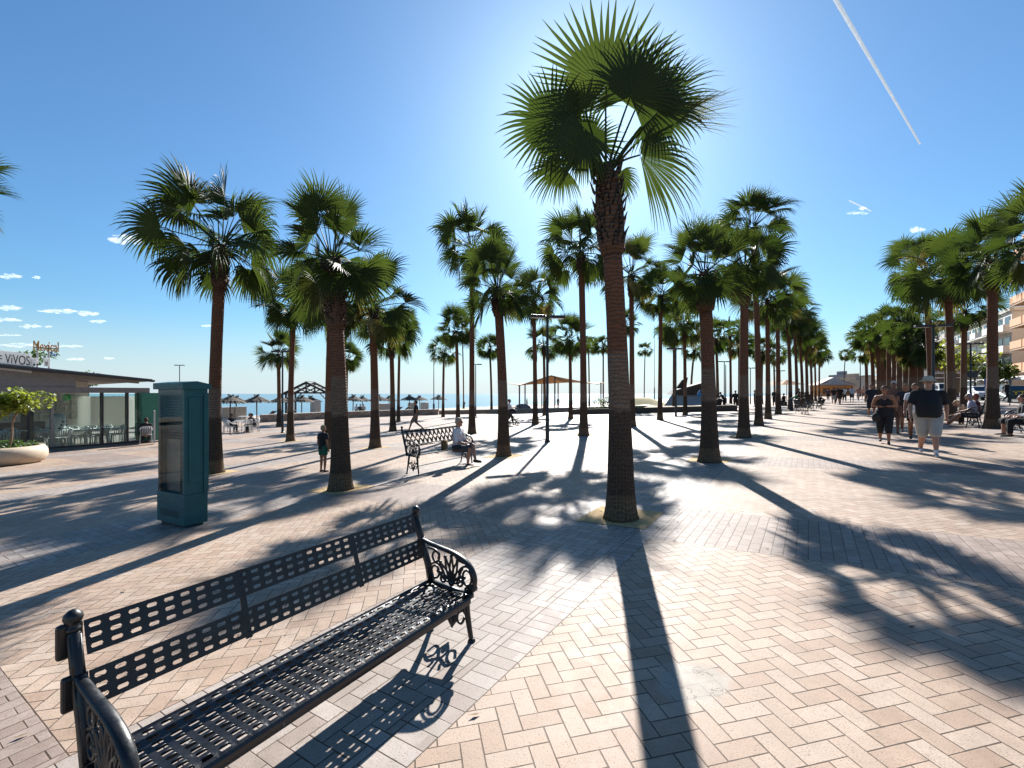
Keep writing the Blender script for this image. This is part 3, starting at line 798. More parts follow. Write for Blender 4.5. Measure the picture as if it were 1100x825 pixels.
# land-side benches face the sea: turned round
benchA = scroll_bench('black scrollwork bench under the couple, left of the land-side palm', at_u(22.6, 4.75), ROT + math.pi - .25, 1.9)
benchB = scroll_bench('black scrollwork bench at the right edge under the man in dark trousers', at_u(18.55, 5.1), ROT + math.pi - .05, 1.9)
benchC = scroll_bench('pale scrollwork bench nearest the person in the green shirt', P(861, 444), ROT + .2, 1.9, 'sunlit scrollwork benches along the promenade row')
benchD = scroll_bench('pale scrollwork bench by the person sitting on the ground', P(871, 440), ROT + .1, 1.9, 'sunlit scrollwork benches along the promenade row')
benchE = scroll_bench('pale scrollwork bench farthest along the promenade row', P(882, 438.5), ROT, 1.9, 'sunlit scrollwork benches along the promenade row')

# ================================================================== DISPLAY CASE
TEAL = paint_mat('teal enamel', (.002, .082, .090), .38, (.05, .12, .12), .74)
def glass(name, tint=(.85, .95, .93), rough=.02, alpha=.6):
    t = NT(name)
    tr = t.n('ShaderNodeBsdfTransparent'); t.put(tr.inputs[0], tint)
    gl = t.n('ShaderNodeBsdfGlossy'); gl.inputs['Roughness'].default_value = rough
    fr = t.n('ShaderNodeFresnel'); fr.inputs[0].default_value = 1.5
    mx = t.n('ShaderNodeMixShader'); t.t.links.new(t.m_('MULTIPLY', fr.outputs[0], alpha), mx.inputs[0])
    t.t.links.new(tr.outputs[0], mx.inputs[1]); t.t.links.new(gl.outputs[0], mx.inputs[2]); t.t.links.new(mx.outputs[0], t.out.inputs[0])
    return t.m
GLASS = glass('clear glass')
pl, pc, pr = P(168.5, 562.5), P(198, 568), P(220, 565)
ex = (pc - pl); ex.z = 0; wdt = ex.length; ex.normalize(); ey = Vector((-ex.y, ex.x, 0))
dpt = abs((pr - pc).dot(ey)); rzk = math.atan2(ex.y, ex.x)
H_ = ZH(407, pc.y) - pc.z
kio = thing('display_case', 'teal upright display case with a glazed front on the left of the plaza', 'display case', pl, rzk)
dpt = max(.30, min(dpt, .34)); B = lambda x0, x1, y0, y1, z0, z1: ((x0 + x1) / 2, (y0 + y1) / 2, (z0 + z1) / 2, x1 - x0, y1 - y0, z1 - z0)
def bx(m, x0, x1, y0, y1, z0, z1, mi=0): m.box(((x0 + x1) / 2, (y0 + y1) / 2, (z0 + z1) / 2), (x1 - x0, y1 - y0, z1 - z0), mi=mi)
m = MB(); bx(m, 0, wdt, 0, dpt, .05, .47); m.build('base_cabinet', TEAL, kio, bevel=.008)
m = MB(); bx(m, .04, wdt - .04, .04, dpt - .04, -.05, .05); m.build('plinth', simple('dark plinth', (.02, .03, .03), .6), kio)
m = MB(); bx(m, .02, .05, .02, dpt - .02, .47, H_ - .11); bx(m, wdt - .05, wdt, .0, dpt, .47, H_ - .11)
bx(m, .05, wdt - .05, dpt - .05, dpt - .012, .47, H_ - .11); m.build('casing', TEAL, kio, bevel=.006)
m = MB(); bx(m, wdt + .001, wdt + .014, .05, dpt - .10, .62, H_ - .22); m.build('side_panel', TEAL, kio, bevel=.004)
m = MB(); bx(m, wdt + .001, wdt + .02, dpt - .06, dpt - .0, .47, H_ - .16); m.build('hinge_strip', TEAL, kio, bevel=.004)
m = MB(); m.prism([(-.035, 0), (dpt + .03, 0), (dpt + .03, .07), (dpt * .5, .11), (-.035, .085)], lambda a, b, s: Vector((-.03 + s * (wdt + .06), a, H_ - .11 + b)))
m.build('cap', TEAL, kio, bevel=.006)
t = NT('notice board'); ob = t.obj(); x, y, z = t.sep(ob)
ln = t.m_('GREATER_THAN', t.m_('SINE', t.m_('MULTIPLY', z, 160)), .2); nz = t.m_('GREATER_THAN', t.noise(t.comb(t.m_('MULTIPLY', x, 45), t.m_('FLOOR', t.m_('MULTIPLY', z, 25)), 0), 1, 2), .5)
t.col(t.mix(t.m_('MULTIPLY', t.m_('MULTIPLY', ln, nz), .5), (.03, .036, .038), (.32, .35, .35))); t.rough(.5)
m = MB(); bx(m, .05, wdt - .05, .10, .12, 1.2, H_ - .13); m.build('notice_board', t.m, kio)
m = MB(); bx(m, .05, wdt - .05, .10, .12, .47, 1.195); m.build('ground_reflection_board', simple('reflected ground tone', (.40, .30, .24), .7), kio)  # added board, coloured like the sunlit ground reflected in the glass
m = MB(); bx(m, .03, .09, .004, .03, .47, H_ - .11); bx(m, wdt - .11, wdt - .05, .004, .03, .47, H_ - .11); bx(m, .09, wdt - .11, .004, .03, H_ - .20, H_ - .11)
m.build('door_frame', simple('black frame', (.01, .012, .013), .35), kio)
m = MB(); bx(m, .05, wdt - .05, -.002, .003, .48, H_ - .115); m.build('glass_pane', glass('case glass', (.8, .85, .85), .03, .10), kio)
m = MB()
for i in range(6): bx(m, .10, wdt - .14, -.004, .001, .15 + i * .016, .157 + i * .016)
m.build('vent', simple('vent dark', (.005, .03, .03), .5), kio)

# ================================================================== LAMPS AND POLES
BLACK = simple('black lamp paint', (.014, .015, .017), .4, var=.2)
def lamp_obj(hh, wd=1.25):
    o = thing('street_lamp', None, 'lamp')
    m = MB(); m.lathe([(.11, 0), (.11, .05), (.075, .08), (.07, 1.0), (.052, 1.05), (.048, hh)], n=12); m.build('pole', BLACK, o, smooth=False, auto=40)
    for s in (-1, 1):
        m = MB(); m.box((s * (.06 + wd / 4), 0, hh - .04), (wd / 2 - .08, .24, .10)); h = m.build('lamp_head', BLACK, o, bevel=.02)
        m = MB(); m.box((s * (.06 + wd / 4), 0, hh - .094), (wd / 2 - .16, .17, .012)); m.build('lens', simple('lamp lens', (.35, .35, .33), .3), h)
    m = MB(); m.tube([(-.08, 0, hh - .04), (.08, 0, hh - .04)], .035, 8); m.build('bracket', BLACK, o)
    return o
def depth_pos(px, d): x = (px - 550) / 490. * d; return Vector((x, d, Z(x, d)))
LAMPS = [(P(588, 475), 339, 'nearest black lamp post, left of the near palm', .2), (P(303.6, 465), 377, 'black lamp post beside the timber gazebo', .1),
         (depth_pos(511, 47), 391, 'black lamp post half hidden behind the tallest palm by the bench sitter', .05), (depth_pos(193, 62), 392, 'lamp post whose head rises above the teal display case', .1),
         (P(726, 447.5), 374, 'black lamp post in front of the grey climbing slope', .1), (depth_pos(778, 50), 388, 'lamp post among the stems left of the second promenade palm', 0),
         (depth_pos(806, 56), 395, 'lamp post glimpsed between the second and the very tall palm', 0), (depth_pos(838, 62), 398, 'lamp post among the stems of the middle promenade row', 0),
         (depth_pos(1002.5, 19.5), 349, 'tall black lamp post above the man in the sun hat', -.35), (depth_pos(1042.5, 29), 368.5, 'black lamp post carrying a dark banner on the land side', -.3),
         (depth_pos(982, 47), 392, 'black lamp post left of the tall one, before the far clump', -.2), (depth_pos(1061, 40), 379, 'lamp post in front of the white stepped flats', -.4)]
for p, ty, lab, rz in LAMPS:
    o = lamp_obj(ZH(ty, p.y) - p.z); o['label'] = lab; o.location = p; o.rotation_euler = (0, 0, rz)
q = depth_pos(1042.5, 28.6); m = MB(); m.box((0, 0, 0), (.85, .06, .42)); o = m.build('banner', simple('dark banner', (.016, .015, .018), .6), loc=(q.x, q.y, ZH(402, 28.6))); tag(o, 'dark rectangular banner fixed to the land-side lamp post', 'banner')
for px, py, ty, r, lab in [(466, 445.5, 384, .06, 'thin dark pole by the beach wall, right of the walking man'), (703, 432, 350, .06, 'thin dark pole on the sand bed left of the climbing slope'),
                           (779.5, 436, 392, .07, 'grey camera mast near the cyclists'), (924, 430, 379, .09, 'flag pole at the far end of the promenade')]:
    p = P(px, py) if py > 431 else depth_pos(px, 80); h = ZH(ty, p.y) - p.z
    m = MB(); m.lathe([(r * 2, 0), (r * 2, h * .18), (r, h * .2), (r * .6, h)], n=8); o = m.build('pole', BLACK, loc=p, auto=40); tag(o, lab, 'pole')
# ================================================================== PEOPLE
def cone(m, a, b, ra, rb, n=10, caps=True):
    """tapered limb segment with rounded ends (fused later by the remesher)"""
    a, b = Vector(a), Vector(b); d = (b - a)
    if d.length < 1e-5: m.ball(a, max(ra, rb), n, 6); return
    dn = d.normalized()
    pts = [a - dn * ra * .9, a - dn * ra * .5, a, b, b + dn * rb * .5, b + dn * rb * .9] if caps else [a, b]
    rr = [ra * .42, ra * .86, ra, rb, rb * .86, rb * .42] if caps else [ra, rb]
    m.tube(pts, rr, n)
def chain(m, pts, rr, n=10, caps=True):
    for i in range(len(pts) - 1):
        cone(m, pts[i], pts[i + 1], rr[i], rr[i + 1], n, caps)
        m.ball(pts[i + 1], rr[i + 1], n, 6)
    m.ball(pts[0], rr[0], n, 6)
def ellring(m, c, rx, ry, rz, rot=None):
    m.ball(c, (rx, ry, rz), 14, 9)
SKINM = {}
def skin(col):
    if col not in SKINM:
        c = {'tan': (.27, .115, .062), 'fair': (.38, .19, .12), 'brown': (.19, .08, .042)}[col]
        SKINM[col] = simple('skin ' + col, c, .55, var=.08)
    return SKINM[col]
CLOTH = {}
def cloth(rgb):
    if rgb not in CLOTH: CLOTH[rgb] = simple('cloth', rgb, .9, var=.14, scale=9, bump=.004)
    return CLOTH[rgb]
def fuse(m, name, mat, parent, vox, smooth=4):
    o = m.build(name, mat, parent)
    r = o.modifiers.new('fuse', 'REMESH'); r.mode = 'VOXEL'; r.voxel_size = vox; r.use_smooth_shade = True
    s = o.modifiers.new('soft', 'SMOOTH'); s.factor = .5; s.iterations = smooth
    return o
def loft(m, secs, up, s, n=20, sub=4):
    """smooth closed tube through elliptical sections (z, rx, ry, y offset) along the trunk"""
    pts = catmull([Vector((c[1], c[2], c[3])) for c in secs], sub); zs = catmull([Vector((c[0], 0, 0)) for c in secs], sub); rings = []
    for p, z in zip(pts, zs):
        c = up(z.x, 0, p.z); e = up(z.x, 1, p.z) - c; f_ = up(z.x, 0, p.z + 1) - c
        rings.append(m.add([c + e * (p.x * math.cos(2 * math.pi * t / n)) + f_ * (p.y * math.sin(2 * math.pi * t / n)) for t in range(n)]))
    for a, b in zip(rings, rings[1:]):
        for t in range(n): u = (t + 1) % n; m.face((a + t, a + u, b + u, b + t))
    m.face([rings[0] + t for t in range(n)][::-1]); m.face([rings[-1] + t for t in range(n)])
def lerp(a, b, f): return Vector(a).lerp(Vector(b), f)
def person(label, loc, rz, h=1.72, pose='walk', sk='fair', top=(.02, .02, .022), sleeves=.55, bottom=(.02, .02, .025), legs=.45, skirt=False, hair=(.06, .04, .03), hairlen=0,
           hat=None, shoes=(.05, .05, .05), socks=None, bulk=1.0, belly=0., vox=.016, bare=False, stride=.28, arms=None, lean=0., look=0., phone=False, strapless=False, group=None, hairpart=True, female=False, waist=False):
    """local frame: the person faces -Y. One fused body; clothes and hair are its children."""
    s = h / 1.75; o = thing('person', label, 'person', loc, rz, group)
    V = lambda x, y, z: Vector((x * s, y * s, z * s))
    b = bulk; sit = pose == 'sit'; hz = .47 if sit else (.92 if pose != 'squat' else .32)
    L = lean
    def up(z, x=0., y=0.):                          # point on the leaning trunk, z above the hip
        return V(x, y - z * math.sin(L), hz + z * math.cos(L))
    hipL, hipR = V(.095 * b, 0, hz), V(-.095 * b, 0, hz)
    if sit or pose == 'squat':
        kz = .47 if sit else .50
        kL, kR = V(.12, -.43, kz), V(-.11, -.42, kz)
        aL, aR = V(.11, -.46, .09), V(-.10, -.38, .09)
        if pose == 'squat': aL, aR = V(.12, -.28, .09), V(-.11, -.26, .09)
        if arms == 'crossleg': kL, aL = V(.02, -.46, .56), V(-.14, -.62, .22)
        if arms == 'stretch': aL, aR = V(.14, -.80, .09), V(-.02, -.76, .09)
    elif pose == 'walk':
        t = stride
        kL, kR = V(.10, -t * .62, .50), V(-.10, -t * .05, .49)
        aL, aR = V(.10, -t * .95, .085), V(-.10, t * .98, .14)
    else:
        kL, kR = V(.10, -.02, .50), V(-.10, -.015, .50); aL, aR = V(.105, 0, .085), V(-.105, .01, .085)
    shw = (.175 if female else .195) * (1 + (b - 1) * .8)
    shL, shR = up(.465, shw * .96), up(.465, -shw * .96)
    neck = up(.555); hd = up(.70, 0, -.025)
    if arms in (None, 'swing'):
        eL, eR = shL + V(.055 * b, .03, -.28), shR + V(-.055 * b, .03, -.28)
        wL, wR = eL + V(.015, -.10, -.235), eR + V(-.015, -.06, -.24)
        if pose == 'walk':
            eL, eR = shL + V(.06 * b, .09, -.27), shR + V(-.06 * b, -.05, -.275)
            wL, wR = eL + V(.01, .02, -.25), eR + V(-.01, -.13, -.215)
    if arms == 'waist':
        eL, eR = shL + V(.10, .05, -.25), shR + V(-.10, .05, -.25); wL, wR = eL + V(-.17, -.17, .00), eR + V(.17, -.17, -.01)
    if arms in ('lap', 'stretch', 'crossleg') or (sit and arms is None):
        eL, eR = shL + V(.05, -.05, -.26), shR + V(-.05, -.05, -.26); wL, wR = eL + V(-.08, -.22, -.06), eR + V(.08, -.22, -.06)
    if arms == 'forward':
        eL, eR = shL + V(.03, -.13, -.24), shR + V(-.03, -.13, -.24); wL, wR = eL + V(-.03, -.23, .03), eR + V(.03, -.23, .03)
    if arms == 'knees':
        eL, eR = lerp(shL, kL, .5) + V(.05, .02, 0), lerp(shR, kR, .5) + V(-.05, .02, 0); wL, wR = kL + V(-.03, -.06, .06), kR + V(.04, -.06, .06)
    if arms == 'phone':
        eL, eR = shL + V(.06, .06, -.27), shR + V(-.09, -.14, -.22); wL, wR = eL + V(.0, -.1, -.23), hd + V(-.12, -.05, -.07)
    m = MB(); fine = vox < .011
    # legs with knee and ankle, feet
    for hp, kn, an in ((hipL, kL, aL), (hipR, kR, aR)):
        chain(m, [hp, lerp(hp, kn, .45), kn, lerp(kn, an, .3), an], [.092 * b * s, .082 * b * s, .056 * s * (1 + (b - 1) * .5), .056 * s * (1 + (b - 1) * .5), .036 * s])
        cone(m, an + V(0, .02, -.045), an + V(0, -.13, -.055), .036 * s, .03 * s)
    # trunk
    br = .135 * (1 + (b - 1) * .9)
    tk = 1.0 if bare or strapless else .86
    loft(m, [(-.08, .13 * b, .09 * b, 0), (0, .155 * b, .112 * b, 0), (.10, .148 * b * tk + belly * .2, (.108 * b + belly * .6) * tk, -belly * .5), (.20, (.138 * b * (.90 if female else 1) + belly * .3) * tk, (.102 * b + belly) * tk, -belly * .8), (.31, (.148 * b + belly * .1) * tk, (.11 * b + belly * .6) * tk, -belly * .45), (.41, .160 * b * tk, .108 * b * tk, 0), (.48, .128 * b, .085 * b, .01), (.53, .075, .06, .01)], up, s)
    m.ball(up(-.04), (.14 * b * s, .11 * b * s, .09 * s), 14, 8)
    if female: 
        for sx in (-1, 1): m.ball(up(.38, sx * .075, -.085), .062 * s, 10, 7)
    cone(m, shL, up(.50), .056 * s, .075 * s); cone(m, shR, up(.50), .056 * s, .075 * s); cone(m, up(.50), hd, .055 * s, .05 * s)
    # arms and hands
    for sh, e, wr, sg in ((shL, eL, wL, 1), (shR, eR, wR, -1)):
        chain(m, [sh, lerp(sh, e, .5), e, lerp(e, wr, .35), wr], [.056 * b * s, .047 * b * s, .037 * s * b ** .5, .038 * s * b ** .5, .026 * s])
        d = (wr - e).normalized(); side = V(sg, 0, 0) - d * (V(sg, 0, 0).dot(d))
        if side.length < 1e-3: side = Vector((0, 1, 0))
        side.normalize(); pn = side.cross(d)
        palm_c = wr + d * .05 * s
        m.ball(palm_c, (.036 * s, .036 * s, .04 * s), 8, 6)
        fw = pn if abs(pn.y) > .3 else side
        fr = .0092 * s if fine else .012 * s
        for k in range(4):
            off = fw * ((k - 1.5) * .019 * s)
            b0 = wr + d * .075 * s + off; ln = (.072, .082, .078, .062)[k] * s
            curl = (-side) * .25
            p1 = b0 + (d + curl * .3).normalized() * ln * .5; p2 = p1 + (d + curl * 1.6).normalized() * ln * .5
            chain(m, [b0, p1, p2], [fr, fr * .95, fr * .8], 7)
        tb = wr + d * .03 * s + fw * (-.03 * s); chain(m, [tb, tb + (d * .6 - fw * .8).normalized() * .035 * s, tb + (d * .9 - fw * .7).normalized() * .065 * s], [fr * 1.15, fr * 1.05, fr * .85], 7)
    # head: skull, jaw, nose, ears
    q = Matrix.Rotation(look, 3, 'Z')
    Hd = lambda x, y, z: hd + q @ V(x, y, z)
    m.ball(Hd(0, .012, .03), (.076 * s, .094 * s, .092 * s), 14, 10); m.ball(Hd(0, -.022, -.03), (.058 * s, .068 * s, .078 * s), 12, 8)
    cone(m, Hd(0, -.088, .018), Hd(0, -.108, -.018), .011 * s, .016 * s, 7); m.ball(Hd(0, -.078, -.062), (.024 * s, .016 * s, .010 * s), 8, 5)
    m.ball(Hd(0, -.072, -.092), (.026 * s, .022 * s, .02 * s), 8, 6); m.ball(Hd(0, -.078, .035), (.05 * s, .016 * s, .012 * s), 8, 5)
    for sx in (-1, 1): m.ball(Hd(sx * .078, .012, -.002), (.014 * s, .02 * s, .032 * s), 8, 6)
    fuse(m, 'body', skin(sk), o, vox, 3)
    if fine:
        for sx in (-1, 1):
            e = MB(); e.ball(Hd(sx * .031, -.083, .012), .0115 * s, 8, 6); e.build('eye', simple('eye dark', (.02, .015, .012), .2), o, smooth=True)
    # hair
    if hair is not None and hat is None:
        e = MB(); e.ball(Hd(0, .022, .048), (.084 * s, .096 * s, .084 * s), 14, 9)
        e.ball(Hd(0, .055, .0), (.076 * s, .065 * s, .085 * s), 12, 8)
        for sx in (-1, 1): e.ball(Hd(sx * .062, .035, .0), (.024 * s, .045 * s, .06 * s), 8, 6)
        if hairlen:
            for sx in (-1, 0, 1): e.ball(Hd(sx * .05, .06, -.06 - hairlen * .5), (.045 * s, .04 * s, (.06 + hairlen) * s), 10, 7)
        fuse(e, 'hair', simple('hair', hair, .7, var=.3, scale=40, spec=.12), o, max(vox, .011), 2)
    if hat is not None:
        e = MB(); e.lathe([(.155 * s, .0), (.15 * s, .012 * s), (.098 * s, .028 * s), (.095 * s, .07 * s), (.082 * s, .105 * s), (.05 * s, .12 * s), (.001, .122 * s)], Hd(0, .01, .045), 20, caps=True)
        e.build('hat', cloth(hat), o, smooth=True)
    # shirt
    if not bare:
        e = MB(); k = .012 * s
        fm = .93 if female else 1; kk = .014
        S_ = [(-.07, .160 * b + kk, .122 * b + belly * .5 + kk, -belly * .4), (.03, .160 * b + belly * .15 + kk, .120 * b + belly * .8 + kk, -belly * .6), (.14, .152 * b * fm + belly * .3 + kk, .112 * b + belly + kk, -belly * .8), (.26, .150 * b * fm + belly * .22 + kk, .112 * b + belly * .85 + kk, -belly * .65), (.35, .158 * b + kk, .114 * b + belly * .45 + kk, -belly * .3)]
        S_ += [(.40, .155 * b + kk * .6, .108 * b + kk * .6, 0)] if strapless else [(.42, .160 * b + kk, .108 * b + kk, 0), (.485, .128 * b + kk, .088 * b + kk, .01), (.535, .082, .068, .01)]
        loft(e, S_, up, s)
        if female:
            for sx in (-1, 1): e.ball(up(.375, sx * .075, -.088), .068 * s, 10, 7)
        if not strapless:
            cone(e, shL, up(.49), .066 * s, .085 * s); cone(e, shR, up(.49), .066 * s, .085 * s); m_ = .058 * b ** .6 * s + k
            for sh, el, wr in ((shL, eL, wL), (shR, eR, wR)):
                e.ball(sh, m_ * 1.02, 10, 7)
                if sleeves <= 1:
                    cone(e, sh, lerp(sh, el, sleeves), m_, m_ * 1.0, 10, False)
                else:
                    cone(e, sh, el, m_, m_ * .86, 10, False); e.ball(el, m_ * .86, 10, 6); cone(e, el, lerp(el, wr, sleeves - 1), m_ * .86, m_ * .68, 10, False)
        fuse(e, 'shirt', cloth(top), o, max(vox, .012), 9)
    # trousers, shorts or skirt
    e = MB(); k = .012 * s
    for z, rx, ry in ((-.02, .160 * b, .122 * b), (.045, .156 * b, .118 * b)): e.ball(up(z, 0, 0), (rx * s + k, ry * s + k + belly * .3, .09 * s), 16, 9)
    wide = .022 * s if legs < .8 else .012 * s
    for hp, kn, an in ((hipL, kL, aL), (hipR, kR, aR)):
        hr, kr = .094 * b * s + wide, .070 * s * (1 + (b - 1) * .6) + wide
        if skirt: hr, kr = hr * 1.1, kr * 1.6
        f = min(1, legs / .5); e.ball(hp, hr, 10, 7)
        cone(e, hp, lerp(hp, kn, f), hr, hr + (kr - hr) * f, 12, False)
        if legs > .5:
            g = (legs - .5) / .5; e.ball(kn, kr, 10, 6); cone(e, kn, lerp(kn, an, g), kr, kr + (.052 * s - kr) * g, 12, False)
    fuse(e, 'skirt' if skirt else ('shorts' if legs < .62 else 'trousers'), cloth(bottom), o, max(vox, .012), 3)
    for an, dn in ((aL, None), (aR, None)):
        e = MB(); cone(e, an + V(0, .025, -.05), an + V(0, -.05, -.05), .042 * s, .044 * s); cone(e, an + V(0, -.05, -.054), an + V(0, -.16, -.06), .044 * s, .034 * s)
        sh_ = fuse(e, 'shoe', cloth(shoes), o, max(vox, .012), 2)
        if socks:
            e = MB(); cone(e, an + V(0, .005, -.01), an + V(0, 0, .07), .046 * s, .047 * s, 10, False); e.build('sock', cloth(socks), o, smooth=True)
    if phone:
        e = MB(); e.box(wR + V(.02, -.02, .09), (.012 * s, .07 * s, .14 * s)); e.build('phone', BLACK, o, bevel=.004)
    return o
BK = (.012, .012, .014); WH = (.62, .61, .62); BE = (.46, .42, .36)
face_cam = lambda p: math.atan2(p.x, -p.y) * 0 + math.atan2(-p.x, p.y) * -1 * 0
def facing(p, tgt):                                   # yaw that turns local -Y toward a target point
    d = Vector(tgt) - Vector(p); return math.atan2(d.x, -d.y)
CAMP = Vector((0, 0, 0))
p = P(997, 489); person('big man in sun hat, black T-shirt and long beige shorts walking ahead of the group', p, facing(p, at_u(-5, 1.5)), 1.74, sk='fair', top=BK, sleeves=.85, bottom=(.36, .33, .29), legs=.52, hat=(.42, .36, .27), shoes=(.45, .44, .43), socks=WH, bulk=1.32, belly=.06, vox=.009, stride=.26)
p = P(950, 476.5); person('woman all in black with bare shoulders and hands at her waist', p, facing(p, (0, 0, 0)), 1.60, sk='tan', top=BK, strapless=True, sleeves=0, bottom=BK, legs=.72, hair=(.05, .035, .03), shoes=(.03, .025, .02), bulk=1.14, vox=.009, female=True, arms='waist', stride=.2)
e = MB(); q = p + Vector((-.27, -.05, .72)); e.ball((0, 0, 0), (.11, .08, .13), 12, 8); e.tube(catmull([(0, 0, .1), (.08, -.02, .4), (.2, -.05, .66)], 6), .008, 6); o = fuse(e, 'handbag', cloth((.02, .018, .018)), None, .012, 2); o.location = q; tag(o, 'black shoulder bag hanging at the hip of the woman in black', 'handbag')
p = P(983, 474); person('woman in white T-shirt and black shorts half behind the man in the hat', p, facing(p, (0, 0, 0)), 1.64, sk='tan', top=WH, sleeves=.6, bottom=BK, legs=.36, hair=(.10, .07, .05), shoes=(.03, .03, .03), vox=.011, female=True, stride=.26)
p = P(960, 465); person('bare-chested tanned man with white hair behind the woman in black', p, facing(p, (0, 0, 0)), 1.76, sk='brown', bare=True, bottom=(.10, .055, .03), legs=.45, hair=(.55, .52, .48), shoes=(.08, .05, .03), bulk=1.15, belly=.03, vox=.011, stride=.22)
p = P(973, 466); person('fair-haired woman in a dark top behind the woman in the white T-shirt', p, facing(p, (0, 0, 0)), 1.66, sk='tan', top=(.02, .02, .03), sleeves=.3, bottom=(.16, .08, .05), legs=.4, hair=(.30, .19, .10), hairlen=.06, vox=.013, female=True, stride=.24)
p = P(936, 449); person('man in navy shirt and dark shorts walking left of the woman in black', p, facing(p, (2, 0, 0)), 1.74, sk='tan', top=(.012, .014, .026), sleeves=.6, bottom=(.014, .014, .02), legs=.5, vox=.014, stride=.24)
# walkers and sitters on the plaza
p = P(447, 463); person('man on the phone in a black T-shirt and grey shorts striding left', p, -math.pi / 2 + .15, 1.74, sk='tan', top=BK, sleeves=.5, bottom=(.16, .14, .125), legs=.5, hair=(.03, .025, .02), arms='phone', phone=True, stride=.40, vox=.013)
p = P(347, 507); person('child in a black T-shirt and green shorts peeping from behind the stout palm', p, math.pi - .5, 1.13, sk='tan', pose='stand', top=BK, sleeves=.6, bottom=(.01, .10, .06), legs=.34, hair=(.30, .22, .13), shoes=(.06, .03, .03), vox=.010, arms='swing')
p = P(547, 456.5); person('woman in a white top and dark leggings pushing a pushchair', p, math.pi / 2 - .1, 1.64, sk='tan', top=WH, sleeves=.9, bottom=BK, legs=.95, hair=(.025, .02, .018), arms='forward', stride=.28, vox=.012, female=True)
# seated woman on the scrollwork bench
fb = bench2.rotation_euler.z
mb = Matrix.Rotation(fb, 3, 'Z'); q = b2 + mb @ Vector((-.20, -.36, -.03))
person('grey-haired woman in a white blouse sitting cross-legged on the scrollwork bench', q, fb + math.pi / 2 + .1, 1.62, pose='sit', sk='fair', top=WH, sleeves=1.3, bottom=(.05, .05, .06), legs=.5, hair=(.36, .30, .24), shoes=(.02, .02, .02), arms='crossleg', vox=.009, female=True, lean=.05)
e = MB(); e.box((0, 0, .12), (.13, .27, .22)); e.ball((0, 0, .12), (.085, .14, .12), 12, 8); e.tube(catmull([(0, -.09, .2), (0, -.06, .34), (0, .06, .34), (0, .09, .2)], 6), .011, 6)
o = fuse(e, 'tote_bag', cloth((.15, .085, .035)), None, .014, 3); o.location = b2 + mb @ Vector((-.22, -.86, .42)); tag(o, 'brown bag on the bench beside the woman in the white blouse', 'bag')
# couple on the land-side bench and the man on the bench at the right edge
def on_bench(bo, along, dx=.20): return bo.location + Matrix.Rotation(bo.rotation_euler.z, 3, 'Z') @ Vector((-dx, -along, -.03))
sea = lambda bo: bo.rotation_euler.z + math.pi / 2
person('person in a lilac shirt and dark shorts sitting with legs stretched out', on_bench(benchA, .55), sea(benchA), 1.72, pose='sit', sk='fair', top=(.46, .42, .50), sleeves=.8, bottom=(.02, .022, .026), legs=.42, hair=(.28, .27, .26), shoes=WH, arms='stretch', vox=.011, lean=.2)
person('blond person bending far forward on the bench beside the lilac shirt', on_bench(benchA, 1.15), sea(benchA), 1.66, pose='sit', sk='fair', top=(.42, .27, .17), sleeves=.4, bottom=(.40, .25, .16), legs=.3, hair=(.48, .34, .20), shoes=WH, arms='stretch', vox=.012, lean=.85, female=True)
person('person in dark red sitting on the far end of the couple\'s bench', on_bench(benchA, 1.62), sea(benchA), 1.68, pose='sit', sk='tan', top=(.10, .02, .02), sleeves=1.4, bottom=BK, legs=.95, hair=(.20, .06, .04), arms='lap', vox=.014)
person('man in pale sweater and dark trousers on the bench at the right edge', on_bench(benchB, .40), sea(benchB), 1.72, pose='sit', sk='tan', top=(.50, .50, .52), sleeves=1.8, bottom=BK, legs=.97, hair=(.10, .065, .04), shoes=(.03, .03, .03), arms='lap', vox=.011, lean=-.05)
person('person with bare shins sitting on the far side of the right-edge bench', on_bench(benchB, 1.1), sea(benchB), 1.68, pose='sit', sk='fair', top=(.03, .03, .034), sleeves=1.5, bottom=(.02, .02, .022), legs=.62, hair=(.05, .04, .03), shoes=(.10, .07, .05), arms='lap', vox=.012)
# by the promenade row
p = P(849, 441); person('person in a green shirt bending over beside the pale benches', p, .9, 1.66, pose='stand', sk='tan', top=(.01, .15, .085), sleeves=.7, bottom=(.05, .05, .055), legs=.95, hair=(.03, .025, .02), lean=1.0, arms='forward', vox=.018)
p = P(880, 435); person('person in dark clothes sitting on the ground past the pale benches', p, .8, 1.7, pose='squat', sk='tan', top=BK, sleeves=1.5, bottom=BK, legs=.95, hair=(.30, .28, .26), arms='knees', lean=.25, vox=.018)
far = [(895.5, 434.5, 1.7, (.02, .02, .02), (.40, .38, .36), 'far walker in a dark top and pale trousers'), (899.5, 434, 1.72, (.10, .03, .02), (.03, .02, .02), 'far walker in brown-red clothes'),
       (902.5, 434.2, 1.75, (.02, .015, .015), (.05, .03, .025), 'far walker in black, rightmost of the dark trio'), (907, 432, 1.74, WH, (.04, .04, .04), 'far walker in a white shirt and dark shorts'),
       (915, 432, 1.76, (.35, .45, .58), (.05, .05, .06), 'far walker in a light blue shirt'), (922, 430.5, 1.7, (.26, .14, .12), (.3, .28, .27), 'far walker in a dusty pink top'), (927.5, 429.6, 1.72, (.4, .25, .2), (.12, .1, .1), 'farthest walker under the flag pole'),
       (889.5, 430.5, 1.7, (.03, .03, .08), BK, 'far person in dark blue leaning over before the orange kiosk')]
for i, (px, py, h, t_, b_, lab) in enumerate(far):
    p = P(px, py); person(lab, p, facing(p, (0, 0, 0)) + .3 * math.sin(i * 2.3), h, sk=('tan', 'brown', 'fair')[i % 3], top=t_, sleeves=.6, bottom=b_, legs=.5 + .45 * (i % 2), vox=.03, stride=.2 + .05 * (i % 3), lean=.6 if i == 7 else 0)
